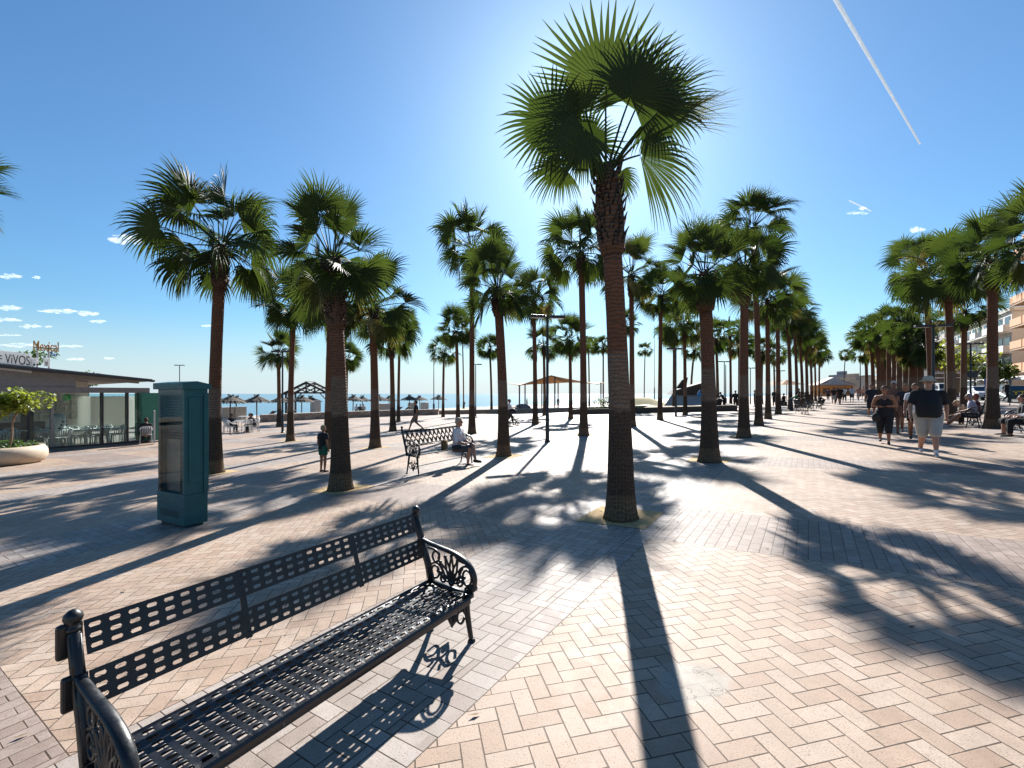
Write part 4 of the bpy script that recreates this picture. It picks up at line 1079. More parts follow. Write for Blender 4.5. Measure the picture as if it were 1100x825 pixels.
for i, (px, py, ps, lab) in enumerate([(858, 436, 'stand', 'dark figure standing under the promenade palms beside the green shirt'), (864.5, 433, 'sit', 'dark figure sitting under the palms near the pale curved stem'), (868.5, 432, 'sit', 'dark figure sitting at the last palms before the kiosk'), (842, 436, 'sit', 'dark figure sitting behind the stems left of the green shirt'), (811, 437, 'stand', 'dark figure between the stems of the second and third promenade palms'), (832, 436.5, 'stand', 'figure in black between the fourth and fifth promenade palms')]):
    p = P(px, py); person(lab, p, .5 + i, 1.72, pose=ps, sk='tan', top=(.015, .014, .016), sleeves=1.2, bottom=(.014, .014, .016), legs=.95, vox=.026, arms='lap' if ps == 'sit' else None)
    if ps == 'sit':
        m = MB(); m.box((0, .02, .40), (.55, .38, .05)); m.box((-.22, .02, .19), (.06, .3, .38)); m.box((.22, .02, .19), (.06, .3, .38)); oo = m.build('stool', BLACK, loc=p); oo.rotation_euler = (0, 0, .5 + i); tag(oo, 'low dark seat under the ' + lab.replace('dark figure sitting', 'figure sitting'), 'seat')
p = P(778, 440); person('person leaning over a pram behind the large stiff-leaved palm', p, -1.5, 1.72, pose='stand', sk='tan', top=(.02, .02, .022), sleeves=.6, bottom=BK, legs=.9, lean=.55, arms='forward', vox=.018)
p = P(790, 440.5); person('dark figure walking away left of the second promenade palm', p, 2.6, 1.72, sk='tan', top=BK, sleeves=1.4, bottom=BK, legs=.95, vox=.018)
# by the beach
p = P(498.5, 438.5); person('person in black standing at the leaning palm by the lawn edge', p, .3, 1.7, pose='stand', sk='tan', top=BK, sleeves=1.3, bottom=BK, legs=.95, vox=.02)
p = P(599.5, 437.5); person('person in black with a bag standing under the shade sail', p, .4, 1.72, pose='stand', sk='tan', top=BK, sleeves=1.3, bottom=BK, legs=.95, vox=.02)
p = P(566, 437.5); person('person in a yellowish top standing at the left end of the shade sail', p, 1.2, 1.7, pose='stand', sk='tan', top=(.20, .14, .03), sleeves=.6, bottom=BK, legs=.9, vox=.02)
# ================================================================== SEA SIDE: walls, parasols, gazebo, sails, lawn, climbing slope
t = NT('rubble stone'); ob = t.obj(); vo = t.n('ShaderNodeTexVoronoi'); vo.inputs['Scale'].default_value = 3.2; vo.feature = 'F1'; t.t.links.new(ob, vo.inputs['Vector'])
vd = t.n('ShaderNodeTexVoronoi'); vd.inputs['Scale'].default_value = 3.2; vd.feature = 'DISTANCE_TO_EDGE'; t.t.links.new(ob, vd.inputs['Vector'])
c = t.mix(t.sep(vo.outputs['Color'])[0], (.26, .19, .14), (.42, .34, .27)); t.col(t.mix(t.step(vd.outputs['Distance'], .03, .06), (.14, .11, .09), c)); t.rough(.9)
t.bump(vd.outputs['Distance'], .6, .03); STONE = t.m
def wall_run(name, pix, h, th, mat, label, cap=None):
    pts = [P(*q) for q in pix]; o = thing(name, label, 'wall', pts[0])
    m = MB(); mc = MB()
    for a, b in zip(pts, pts[1:]):
        d = (b - a); d.z = 0; d.normalize(); n = Vector((-d.y, d.x, 0)) * th / 2
        A, B_ = a - pts[0], b - pts[0]
        i = m.add([A - n - UP * .2, B_ - n - UP * .2, B_ + n - UP * .2, A + n - UP * .2, A - n + UP * h, B_ - n + UP * h, B_ + n + UP * h, A + n + UP * h])
        for f in ((0, 1, 5, 4), (1, 2, 6, 5), (2, 3, 7, 6), (3, 0, 4, 7), (4, 5, 6, 7)): m.face([i + q for q in f])
        n2 = n * 1.12; i = mc.add([A - n2 + UP * h, B_ - n2 + UP * h, B_ + n2 + UP * h, A + n2 + UP * h, A - n2 + UP * (h + .07), B_ - n2 + UP * (h + .07), B_ + n2 + UP * (h + .07), A + n2 + UP * (h + .07)])
        for f in ((0, 1, 5, 4), (1, 2, 6, 5), (2, 3, 7, 6), (3, 0, 4, 7), (4, 5, 6, 7), (3, 2, 1, 0)): mc.face([i + q for q in f])
    m.build('wall_face', mat, o); mc.build('coping', cap or simple('pale coping', (.44, .40, .34), .8), o); return o
wall_run('low_wall', [(281, 453.5), (345, 450), (420, 447), (470, 445.5)], .62, .55, STONE, 'low stone wall along the beach behind the walking man and the gazebo')
wall_run('low_wall', [(472, 445), (560, 443.2), (622, 442.2)], .42, .5, simple('tan render', (.33, .23, .16), .85), 'low tan wall behind the pushchair, below the shade sail')
# lawn bed with its dark retaining kerb
K0, K1 = P(612, 445.5), P(792, 441.5)
o = thing('planting_bed', 'raised lawn bed with a dark kerb wall right of the near palm', 'planting bed', K0)
d = (K1 - K0); L_ = d.length; dn = d.normalized(); nb_ = Vector((-dn.y, dn.x, 0)).normalized()
m = MB(); dkb = simple('dark kerb', (.075, .058, .045), .85)
def strip(m, a, b, w0, w1, z0, z1):
    i = m.add([a + nb_ * w0 + UP * z0, b + nb_ * w0 + UP * z0, b + nb_ * w1 + UP * z0, a + nb_ * w1 + UP * z0, a + nb_ * w0 + UP * z1, b + nb_ * w0 + UP * z1, b + nb_ * w1 + UP * z1, a + nb_ * w1 + UP * z1])
    for f in ((0, 1, 5, 4), (1, 2, 6, 5), (2, 3, 7, 6), (3, 0, 4, 7), (4, 5, 6, 7)): m.face([i + q for q in f])
strip(m, Vector(), d, 0, .35, -.3, .48); strip(m, Vector(), d * .0 + dn * .35, .35, 9, -.3, .48); strip(m, d - dn * .35, d, .35, 9, -.3, .48); m.build('kerb_wall', dkb, o)
m = MB(); strip(m, dn * .35, d - dn * .35, .35, 9, .1, .42); m.build('soil', simple('sandy soil', (.30, .24, .16), .95), o)
GRASS = simple('grass', (.07, .10, .025), .8, var=.4, scale=12)
rnd = random.Random(9); m = MB()
for _ in range(5200):
    a = rnd.uniform(.5, L_ * .46); w_ = rnd.uniform(.4, 8); p = dn * a + nb_ * w_ + UP * .42; an = rnd.uniform(0, 6.3); h = rnd.uniform(.05, .16)
    s = Vector((math.cos(an), math.sin(an), 0)) * .02; m.tri(p - s, p + s, p + Vector((rnd.uniform(-.06, .06), rnd.uniform(-.06, .06), h)))
g = m.build('grass', GRASS, loc=K0); tag(g, 'short grass on the raised lawn bed', 'grass', kind='stuff')
def bush(name, label, loc, rx, ry, rz, n, col, seed, leaf=.07, cat='bush', parent=None, off=(0, 0, 0), nm='foliage'):
    rnd = random.Random(seed); m = MB(); oo = Vector(off)
    cl = [(Vector((rnd.gauss(0, .45) * rx, rnd.gauss(0, .45) * ry, rz * (.55 + rnd.uniform(-.3, .35)))), rnd.uniform(.25, .45)) for _ in range(14)]
    for _ in range(n):
        c, r = rnd.choice(cl); v = Vector((rnd.gauss(0, 1), rnd.gauss(0, 1), rnd.gauss(0, 1))).normalized() * r * rnd.uniform(.6, 1.05)
        p = oo + c + Vector((v.x * rx, v.y * ry, v.z * rz)); d, s, nn = frame((rnd.gauss(0, 1), rnd.gauss(0, 1), rnd.gauss(.3, 1)))
        l = leaf * rnd.uniform(.7, 1.4); m.quad(p - s * l * .4, p + d * l * .5 - nn * l * .1, p + s * l * .4, p - d * l * .5)
    return m.build(nm, col, parent)
t = NT('bush leaf'); t.col(t.ramp(t.noise(t.obj(), 6, 3), [(.3, (.03, .06, .012)), (.7, (.075, .12, .025))])); t.rough(.5)
tl = t.n('ShaderNodeBsdfTranslucent'); t.put(tl.inputs[0], (.14, .24, .03)); mx = t.n('ShaderNodeMixShader'); mx.inputs[0].default_value = .3
t.t.links.new(t.b.outputs[0], mx.inputs[1]); t.t.links.new(tl.outputs[0], mx.inputs[2]); t.t.links.new(mx.outputs[0], t.out.inputs[0]); BUSH = t.m
t = NT('yellow green leaf'); t.col(t.ramp(t.noise(t.obj(), 6, 3), [(.3, (.09, .12, .012)), (.7, (.20, .22, .03))])); t.rough(.45)
tl = t.n('ShaderNodeBsdfTranslucent'); t.put(tl.inputs[0], (.40, .46, .05)); mx = t.n('ShaderNodeMixShader'); mx.inputs[0].default_value = .4
t.t.links.new(t.b.outputs[0], mx.inputs[1]); t.t.links.new(tl.outputs[0], mx.inputs[2]); t.t.links.new(mx.outputs[0], t.out.inputs[0]); YLEAF = t.m
q = P(650, 441.5) + nb_ * 1.6
hd_ = thing('shrub', 'low clipped shrub on the lawn bed, partly behind the near palm', 'shrub', q + UP * .4)
bush('', '', None, 1.5, .9, 1.0, 1500, BUSH, 3, .12, parent=hd_)
m = MB()
for i in range(6): m.tube([(-1 + i * .4, 0, 0), (-1 + i * .42, .1, .55)], .02, 5)
m.build('stem', simple('twig', (.09, .06, .04), .9), hd_)
# sandy mound behind
m = MB(); q = P(686, 441)
for i in range(9):
    for j in range(7):
        x, y = (i / 8 - .5) * 7, (j / 6 - .5) * 4
        m.v.append((x, y, 1.0 * math.exp(-(x / 2.6) ** 2 - (y / 1.5) ** 2) - .03 + .06 * math.sin(i * 2.1 + j)))
for i in range(8):
    for j in range(6): m.face((i * 7 + j, (i + 1) * 7 + j, (i + 1) * 7 + j + 1, i * 7 + j + 1))
o = m.build('sand_mound', simple('dry sand grass', (.34, .29, .14), .95, scale=3), smooth=True, loc=q + nb_ * 3 + UP * .42); tag(o, kind='structure')
# boulder by the pushchair
m = MB(); m.ball((0, 0, .45), (1.0, .7, .6), 14, 9)
o = m.build('boulder', simple('grey rock', (.22, .20, .19), .9, bump=.03), smooth=True, loc=P(562, 443)); tag(o, 'smooth grey boulder on the low wall left of the sail post', 'boulder')
dm = o.modifiers.new('rough', 'DISPLACE'); tx = bpy.data.textures.new('rock', 'CLOUDS'); tx.noise_scale = .6; dm.texture = tx; dm.strength = .25
# thatched parasols on the beach
t = NT('thatch'); ob = t.obj(); t.col(t.ramp(t.noise(ob, 30, 4, .7), [(.3, (.045, .036, .028)), (.7, (.16, .125, .09))])); t.rough(.95); THATCH = t.m
WOOD = simple('grey wood', (.15, .11, .08), .85)
def parasol():
    o = thing('parasol', None, 'parasol'); rnd = random.Random(4)
    m = MB(); m.tube([(0, 0, -.1), (0, 0, 2.2)], .06, 8); m.build('post', WOOD, o)
    m = MB(); n = 40
    for lay in range(3):
        r0, r1, z0, z1 = (.04, .75, 2.45, 2.12, ) if lay == 0 else ((.35, 1.1, 2.25, 1.98) if lay == 1 else (.7, 1.38, 2.12, 1.80))
        for i in range(n):
            a0, a1 = 2 * math.pi * i / n, 2 * math.pi * (i + 1) / n; am = (a0 + a1) / 2; rr = r1 * rnd.uniform(.93, 1.05); zz = z1 - rnd.uniform(0, .07)
            f = lambda a, r, z: (r * math.cos(a), r * math.sin(a), z)
            m.quad(f(a0, r0, z0), f(a0, rr * .96, zz + .02), f(a1, rr * .96, zz + .02), f(a1, r0, z0)); m.tri(f(a0, rr * .96, zz + .02), f(am, rr * 1.04, zz - .05), f(a1, rr * .96, zz + .02))
    for i in range(14):
        a = i * 2.4; m.quad((.02, .02, 2.38), (.25 * math.cos(a), .25 * math.sin(a), 2.5 + .15 * rnd.random()), (.28 * math.cos(a + .3), .28 * math.sin(a + .3), 2.44), (-.02, .02, 2.36))
    m.build('thatch', THATCH, o); return o
PAR = parasol(); first = True
PLAB = ['leftmost thatched parasol of the pair behind the café tables', 'right thatched parasol of the pair behind the café tables', 'thatched parasol standing alone on open sand left of the stone wall', 'thatched parasol behind the lamp post at the gazebo',
        'thatched parasol inside the gazebo opening, left', 'thatched parasol inside the gazebo opening, right', 'thatched parasol just right of the stout palm', 'thatched parasol with three people sitting below it',
        'thatched parasol left of the crowded pair of palms', 'thatched parasol right behind the crowded pair of palms', 'thatched parasol above the walking man', 'thatched parasol right above the shoulder of the walking man', 'last thatched parasol, right of the thin dark pole']
for i, (px, vv) in enumerate([(247, -47.5), (254, -51), (276, -47.5), (302, -51), (324, -49), (334, -52), (379, -48), (389, -52), (407, -49), (418, -53), (440, -49), (451, -53), (471, -50)]):
    tt = (px - 550) / 490.; zz = vv / (tt * CS - SN); p = Vector((tt * zz, zz, Z(tt * zz, zz)))
    o = PAR if first else copy_tree(PAR); first = False
    o.location = p; o.rotation_euler = (.03 * math.sin(i * 3), .03 * math.cos(i * 2), i); o['label'] = PLAB[i]
# white lockers and loungers under the parasols
for i, (px, vv, w_, lab) in enumerate([(244, -49.5, 1.3, 'white beach cabinet left, behind the café tables'), (256, -49.5, 1.3, 'white beach cabinet right, behind the café tables'), (339, -50, .9, 'narrow white beach cabinet inside the gazebo view'), (412, -49.5, 1.9, 'low white beach cabinet left of the crowded palms'), (443, -49.5, 1.1, 'white beach cabinet behind the walking man'), (456, -49.5, 1.0, 'white beach cabinet right of the walking man')]):
    tt = (px - 550) / 490.; zz = vv / (tt * CS - SN); p = Vector((tt * zz, zz, Z(tt * zz, zz)))
    o = thing('beach_cabinet', lab, 'cabinet', p, ROT); h = 1.35 if i != 2 else 1.9
    m = MB(); m.box((0, 0, h / 2), (.8, w_, h)); m.build('carcass', simple('white boards', (.50, .48, .45), .7), o, bevel=.02)
    m = MB()
    for s in (-1, 1): m.box((.405, s * w_ / 4, h / 2), (.02, w_ / 2 - .06, h - .1))
    m.build('door', simple('cabinet door', (.44, .42, .40), .7), o)
for i, px in enumerate([287, 295, 308, 352, 362, 425, 433]):
    tt = (px - 550) / 490.; zz = -46.6 / (tt * CS - SN); p = Vector((tt * zz, zz, Z(tt * zz, zz)))
    o = thing('sun_lounger', 'stacked sun lounger with dark cushion behind the low stone wall', 'sun lounger', p, ROT + .3, 'sun loungers behind the stone wall')
    m = MB(); m.box((0, 0, .32), (1.9, .62, .05)); m.beam((.3, 0, .34), (.95, 0, .85), .6, .05); m.build('cushion', simple('dark cushion', (.05, .055, .07), .8), o)
    for a in (-.8, .8):
        for b in (-.25, .25):
            m = MB(); m.tube([(a, b, 0), (a, b, .3)], .02, 6); m.build('leg', simple('white frame', (.55, .55, .53), .5), o)
# timber gazebo
TIM = simple('dark timber', (.022, .017, .015), .7)
g0 = P(329, 447.5); g0 = depth_pos(329, g0.y + 1.5); gw = 47 / 490. * g0.y; gh = ZH(410, g0.y) - g0.z; he = ZH(422, g0.y) - g0.z
o = thing('gazebo', 'black timber gazebo with an open gable, standing at the beach wall', 'gazebo', g0, .03)
for k, yy in enumerate((0, 2.6)):
    for sx in (-1, 1):
        m = MB(); m.beam((sx * (gw / 2 - .25), yy, -.2), (sx * (gw / 2 - .25), yy, he), .2, .2); m.build('post', TIM, o)
    m = MB(); m.beam((-gw / 2, yy, he), (gw / 2, yy, he), .12, .2)
    for sx in (-1, 1):
        m.beam((0, yy, gh - .1), (sx * (gw / 2 + .35), yy, he - .25), .14, .26); m.beam((sx * (gw / 2 - .3), yy, he - .8), (sx * (gw / 2 - 1.0), yy, he - .05), .1, .12)
        m.beam((0, yy, he + .1), (sx * gw * .24, yy, he + (gh - he) * .52), .1, .14)
    m.beam((0, yy, he), (0, yy, gh - .2), .16, .16); m.build('truss', TIM, o)
m = MB()
for sx in (-1, 1):
    for k in range(9):
        f = k / 8.; x = sx * f * (gw / 2 + .3); z = gh + .03 - f * (gh - he + .25); m.beam((x, -.3, z), (x, 2.9, z), .06, .05)
m.build('roof_batten', TIM, o)['kind'] = 'stuff'
# shade sails
t = NT('sail cloth'); t.col((.42, .28, .17)); t.rough(.8); tl = t.n('ShaderNodeBsdfTranslucent'); t.put(tl.inputs[0], (.62, .40, .22)); mx = t.n('ShaderNodeMixShader'); mx.inputs[0].default_value = .35
t.t.links.new(t.b.outputs[0], mx.inputs[1]); t.t.links.new(tl.outputs[0], mx.inputs[2]); t.t.links.new(mx.outputs[0], t.out.inputs[0]); SAIL = t.m
DS = 58.
def sp(px, py, d=DS): return Vector(((px - 550) / 490. * d, d, ZH(py, d)))
o = thing('shade_sail', 'tan shade sail on thin posts behind the pushchair', 'shade sail', depth_pos(592, DS))
O = o.location
def sailmesh(a, b, c, d_, sagz, name):
    m = MB(); n = 10
    for i in range(n + 1):
        for j in range(n + 1):
            u, v = i / n, j / n; p = (a * (1 - u) + b * u) * (1 - v) + (d_ * (1 - u) + c * u) * v
            p = p - UP * (sagz * 16 * u * (1 - u) * v * (1 - v)); m.v.append(tuple(p - O))
    for i in range(n):
        for j in range(n): k = i * (n + 1) + j; m.face((k, k + 1, k + n + 2, k + n + 1))
    s = m.build(name, SAIL, o, smooth=True); sd = s.modifiers.new('t', 'SOLIDIFY'); sd.thickness = .02
sailmesh(sp(556, 414.5, 55), sp(592, 403, 56), sp(624, 411, 62), sp(585, 410, 66), .25, 'sail')
sailmesh(sp(592, 403.5, 56), sp(642, 413, 58), sp(650, 411, 63), sp(612, 410.5, 64), .2, 'sail')
sailmesh(sp(533, 410, 60), sp(558, 414, 55), sp(585, 411, 66), sp(545, 412, 66), .1, 'sail')
for px, d_, ty in [(558, 55, 414), (582, 66, 411), (596, 56, 404), (599.5, 64, 408), (564, 62, 412), (645.5, 60, 411)]:
    p = depth_pos(px, d_); m = MB(); m.tube([p - O - UP * .1, Vector((p.x, p.y, ZH(ty, d_))) - O], .09, 8); m.build('mast', WOOD, o)
# climbing slope with dark deck and blue panel
CD = 46.
o = thing('climbing_frame', 'grey faceted climbing slope with a dark deck and blue flag, behind the palms', 'climbing frame', depth_pos(735, CD)); O = o.location
def cp(px, py, d=CD): return Vector(((px - 550) / 490. * d, d, ZH(py, d))) - O
gz = lambda px, d: depth_pos(px, d) - O
m = MB(); A, B_, C_, D_ = gz(710, CD), cp(722, 423.5, CD + 1.5), cp(757, 423.8, CD + 1.5), gz(762, CD - 1)
E_, F_ = gz(716, CD + 5), gz(762, CD + 5); m.face([m.add([A, D_, C_, B_, E_, F_]) + k for k in (0, 1, 2, 3)]); m.face((0, 3, 4)); m.face((3, 2, 5, 4)); m.face((1, 5, 2)); m.face((0, 4, 5, 1))
m.build('slope', simple('grey panels', (.36, .36, .35), .6), o)
m = MB(); pl_ = [cp(721, 424, CD + 1.2), cp(727, 419, CD + 1.2), cp(757, 410.5, CD + 1.2), cp(757, 424, CD + 1.2)]
n_ = len(pl_); i = m.add(pl_ + [p + Vector((0, 1.6, 0)) for p in pl_]); m.face([0, 1, 2, 3]); m.face([7, 6, 5, 4]); [m.face((k, (k + 1) % 4, (k + 1) % 4 + 4, k + 4)) for k in range(4)]
m.build('deck', simple('dark boards', (.05, .038, .03), .8), o)
m = MB(); fl = [cp(726, 417.5, CD + 1.4), cp(733, 408, CD + 1.4), cp(739, 405, CD + 1.4), cp(737, 417, CD + 1.4)]
i = m.add(fl + [p + Vector((0, .2, 0)) for p in fl]); m.face([0, 1, 2, 3]); m.face([7, 6, 5, 4]); [m.face((k, (k + 1) % 4, (k + 1) % 4 + 4, k + 4)) for k in range(4)]
m.build('fin', simple('dark fin', (.03, .026, .024), .8), o)
m = MB(); fl = [cp(748, 424.5, CD - .2), cp(752, 418.5, CD - .2), cp(754, 427, CD - .2)]; i = m.add(fl + [p + Vector((0, .06, 0)) for p in fl]); m.face([0, 1, 2]); m.face([5, 4, 3]); [m.face((k, (k + 1) % 3, (k + 1) % 3 + 3, k + 3)) for k in range(3)]
m.build('flag', simple('blue flag', (.03, .20, .50), .6), o)
# pushchair and pram
def pushchair(label, loc, rz):
    o = thing('pushchair', label, 'pushchair', loc, rz); fr = simple('frame black', (.02, .02, .022), .4); cl_ = simple('pushchair cloth', (.018, .018, .022), .85)
    m = MB(); m.tube([(0, -.22, .14), (.55, -.22, 1.0)], .016, 6); m.tube([(0, .22, .14), (.55, .22, 1.0)], .016, 6); m.tube([(.55, -.24, 1.0), (.55, .24, 1.0)], .02, 6)
    m.tube([(.5, -.22, .14), (.12, -.22, .62)], .014, 6); m.tube([(.5, .22, .14), (.12, .22, .62)], .014, 6); m.build('frame', fr, o)
    m = MB(); m.beam((-.1, 0, .42), (.25, 0, .36), .40, .05); m.beam((.25, 0, .36), (.48, 0, .86), .40, .05); m.build('seat', cl_, o)
    m = MB(); m.lathe([(.30, 0), (.28, .12), (.2, .22), (.08, .27), (.001, .28)], (.30, 0, .78), 14); m.build('hood', cl_, o, smooth=True)
    for x in (0, .5):
        for y in (-.25, .25):
            m = MB(); m.tube([(x + .11 * math.cos(k * .628), y, .13 + .11 * math.sin(k * .628)) for k in range(10)], .022, 6, closed=True); m.tube([(x, y - .02, .13), (x, y + .02, .13)], .03, 8); m.build('wheel', fr, o, smooth=True)
    return o
pushchair('black folding pushchair pushed by the woman in the white top', P(555.5, 457), math.pi + .1)
pushchair('black pram below the person leaning over, behind the stiff-leaved palm', P(770, 440.5), .4)

# ================================================================== CAFÉ FURNITURE
WPL = simple('white plastic', (.52, .51, .50), .45)
def cafe_chair():
    o = thing('cafe_chair', None, 'chair')
    m = MB()
    for i in range(5): m.beam((-.2 + i * .1, -.22, .45), (-.2 + i * .1, .2, .44), .075, .02)
    m.build('seat', WPL, o)
    m = MB()
    for i in range(6): m.tube([(-.2 + i * .08, .21, .46), (-.2 + i * .08, .27, .82)], .016, 5)
    m.tube(catmull([(-.24, -.1, .66), (-.25, .15, .68), (-.2, .27, .83), (0, .30, .86), (.2, .27, .83), (.25, .15, .68), (.24, -.1, .66)], 4), .022, 6); m.build('backrest', WPL, o, smooth=True)
    for x in (-.22, .22):
        for y in (-.2, .22):
            m = MB(); m.tube([(x * 1.08, y * 1.1, 0), (x, y, .45)], .02, 6); m.build('leg', WPL, o)
    return o
def cafe_table():
    o = thing('cafe_table', None, 'table')
    m = MB(); m.box((0, 0, .735), (.8, .8, .03)); m.build('tabletop', WPL, o, bevel=.01)
    for x in (-.33, .33):
        for y in (-.33, .33):
            m = MB(); m.tube([(x, y, 0), (x, y, .72)], .025, 6); m.build('leg', WPL, o)
    return o
CH, TB = cafe_chair(), cafe_table(); used = [0, 0]
def put_chair(p, rz, lab, grp=None):
    o = CH if not used[0] else copy_tree(CH); used[0] = 1; o.location = p; o.rotation_euler = (0, 0, rz); o['label'] = lab
    if grp: o['group'] = grp
    elif 'group' in o: del o['group']
    return o
def put_table(p, rz, lab, grp=None):
    o = TB if not used[1] else copy_tree(TB); used[1] = 1; o.location = p; o.rotation_euler = (0, 0, rz); o['label'] = lab
    if grp: o['group'] = grp
    return o
# open-air table of three right of the display case
q = P(259, 464.5); put_table(q, .3, 'white café table of the three dark-dressed people right of the display case')
off = lambda a, r: Vector((q.x + math.cos(a) * r, q.y + math.sin(a) * r, Z(q.x + math.cos(a) * r, q.y + math.sin(a) * r)))
for a, lab, pl_ in [(math.pi, 'white café chair left of the open-air table', 1), (1.1, 'white café chair behind the open-air table', 1), (.35, 'white café chair right behind the open-air table', 1), (-.6, 'empty white café chair right of the open-air table', 0), (-1.9, 'empty white café chair in front of the open-air table', 0)]:
    p = off(a, .78); rz = a - math.pi / 2; put_chair(p, rz, lab)
    if pl_: person({math.pi: 'person in black leaning on the open-air table from the left', 1.1: 'person in dark maroon behind the open-air table', .35: 'person in black at the right of the open-air table'}[a], p, rz, 1.7, pose='sit', sk='tan', top={math.pi: BK, 1.1: (.06, .02, .025), .35: (.03, .02, .03)}[a], sleeves=1.2, bottom=BK, legs=.95, arms='forward', lean=.25, vox=.016)
q2 = P(263, 457); put_table(q2, .2, 'second white café table farther back, nearer the sand')
# people sitting on the beach wall
for px, tp, lab in [(382, WH, 'person in white sitting on the beach wall, leftmost of three'), (386, (.05, .05, .06), 'person in dark grey sitting on the beach wall, middle of three'), (389.5, (.5, .4, .36), 'person in pale pink sitting on the beach wall, rightmost of three')]:
    p = P(px, 447.2); person(lab, p + Vector((0, .35, .16)), 0 + .2, 1.66, pose='sit', sk='tan', top=tp, sleeves=.6, bottom=BK, legs=.95, arms='lap', vox=.02)
# ================================================================== RESTAURANT
RV = -28.3; Zr = -.99
rest = thing('restaurant', 'low grey beach restaurant with a sloping roof edge and glass front at the left', 'restaurant', at_u(9.0, RV), ROT)
RO = rest.location
def rl(px, py, back=0.):                              # local point on the front plane, back metres behind
    u, z = onv(px, py, RV - back); return Vector((-back, u - 9.0, z - RO.z))
GREY = simple('grey cladding', (.21, .195, .185), .7); DGREY = simple('dark frame', (.04, .038, .037), .6); CREAM = simple('cream wall', (.55, .50, .43), .8)
yR, yL = rl(161, 420).y, rl(-60, 420).y; zb0, zb1 = rl(80, 422).z, rl(80, 416).z
m = MB(); bx(m, -.3, .0, yL, yR, zb0, zb1); m.build('front_beam', GREY, rest)
zt0, zt1 = rl(158, 409).z, rl(5, 394.5).z; y1_, y0_ = rl(158, 409).y, rl(5, 394.5).y
slope = (zt0 - zt1) / (y1_ - y0_); zt = lambda y: zt1 + slope * (y - y0_)
m = MB(); m.beam((.25, yL, zt(yL)), (.25, y1_ + .2, zt(y1_ + .2)), .3, .10); m.build('roof_edge', DGREY, rest)
m = MB(); i = m.add([(-.05, yL, zb1), (-.05, rl(82, 416).y, zb1), (-.05, rl(82, 416).y, zt(rl(82, 416).y) - .05), (-.05, yL, zt(yL) - .05)]); m.face((i, i + 1, i + 2, i + 3)); o = m.build('fascia', GREY, rest); sd = o.modifiers.new('t', 'SOLIDIFY'); sd.thickness = .12
m = MB(); ya, yb = rl(82, 416).y, rl(150, 416).y; i = m.add([(-.06, ya, zt(ya) - .22), (-.06, yb, zt(yb) - .18), (-.06, yb, zt(yb) - .05), (-.06, ya, zt(ya) - .05)]); m.face((i, i + 1, i + 2, i + 3)); o = m.build('fascia', GREY, rest); sd = o.modifiers.new('t', 'SOLIDIFY'); sd.thickness = .12
m = MB(); m.face([m.add([(-9, yL, zt(yL) + .1), (-9, yR, zt(yR) - .1), (.3, yR, zt(yR) - .03), (.3, yL, zt(yL) + .02)]) + k for k in range(4)]); o = m.build('roof', GREY, rest); sd = o.modifiers.new('t', 'SOLIDIFY'); sd.thickness = .12; sd.offset = -1
m = MB(); m.face([m.add([(-9, yL, -.1), (-9, yR + 1, -.1), (.15, yR + 1, -.1), (.15, yL, -.1)]) + k for k in range(4)]); bx(m, -9, .15, yL, yR + .6, -.15, .06); m.build('floor', simple('dark tiles', (.18, .145, .12), .7), rest)
for px in (-40, 30, 56, 110, 137, 153):
    y = rl(px, 430).y; m = MB(); w_ = {30: .35, 153: .3}.get(px, .09); bx(m, -.2, .03, y - w_ / 2, y + w_ / 2, 0, zb0); m.build('post', DGREY if px != 56 else simple('pale post', (.34, .30, .26), .6), rest)
# low glazed windscreen and upper panes
for a, b in ((-40, 30), (30, 56), (56, 110), (110, 137), (137, 153)):
    y0, y1 = rl(a, 430).y, rl(b, 430).y; m = MB(); bx(m, .05, .07, y0 + .05, y1 - .05, .12, zb0 - .03); m.build('window', GLASS, rest)
m = MB(); bx(m, .03, .10, yL, yR, .06, .13); m.build('sill', DGREY, rest)
# back wall with open concrete-block screen and a bright doorway to the beach
m = MB(); y0, y1 = rl(58, 430).y, rl(122, 430).y; bx(m, -7.0, -6.85, y0 - 8, y1 + .8, 0, 3.4); m.build('rear_wall', simple('pale plaster', (.58, .53, .46), .85), rest)
m = MB(); sq = .30
yc0 = rl(92, 430, 0).y - 1.2
for r in range(3):
    for c_ in range(5):
        y = yc0 + c_ * .62; z = 1.25 + r * .45
        for dy, dz, sy, sz in ((0, .15, .42, .07), (0, -.15, .42, .07), (-.175, 0, .07, .24), (.175, 0, .07, .24)): m.box((-6.78, y + dy, z + dz), (.12, sy, sz))
m.build('block_screen', CREAM, rest)['kind'] = 'stuff'
m = MB(); bx(m, -6.83, -6.80, y0 - 7, y0 - 1.2, 1.3, 2.2); m.build('menu_board', simple('dark board', (.03, .03, .03), .5), rest)
t = NT('blind'); t.col((.75, .72, .68)); t.rough(.8); tl = t.n('ShaderNodeBsdfTranslucent'); t.put(tl.inputs[0], (.8, .77, .72)); mx = t.n('ShaderNodeMixShader'); mx.inputs[0].default_value = .6
t.t.links.new(t.b.outputs[0], mx.inputs[1]); t.t.links.new(tl.outputs[0], mx.inputs[2]); t.t.links.new(mx.outputs[0], t.out.inputs[0]); BLIND = t.m
for k in range(2):
    m = MB(); y = rl(122 + k * 15, 430).y + .25; bx(m, -6.5, -6.4, y, y + 2.1, .3, 2.35); m.build('blind', BLIND, rest)
m = MB(); bx(m, -4.5, -3.9, rl(20, 430).y, rl(75, 430).y, 0, 1.1); m.build('bar_counter', simple('dark bar', (.05, .06, .055), .5), rest, bevel=.02)
m = MB(); y = rl(158, 430).y; bx(m, -1.5, .02, y - .04, y + .04, .1, zb0); bx(m, .02, .05, y - .35, y + .6, .1, zb0); m.build('green_screen', simple('green glazing', (.03, .18, .12), .25), rest)
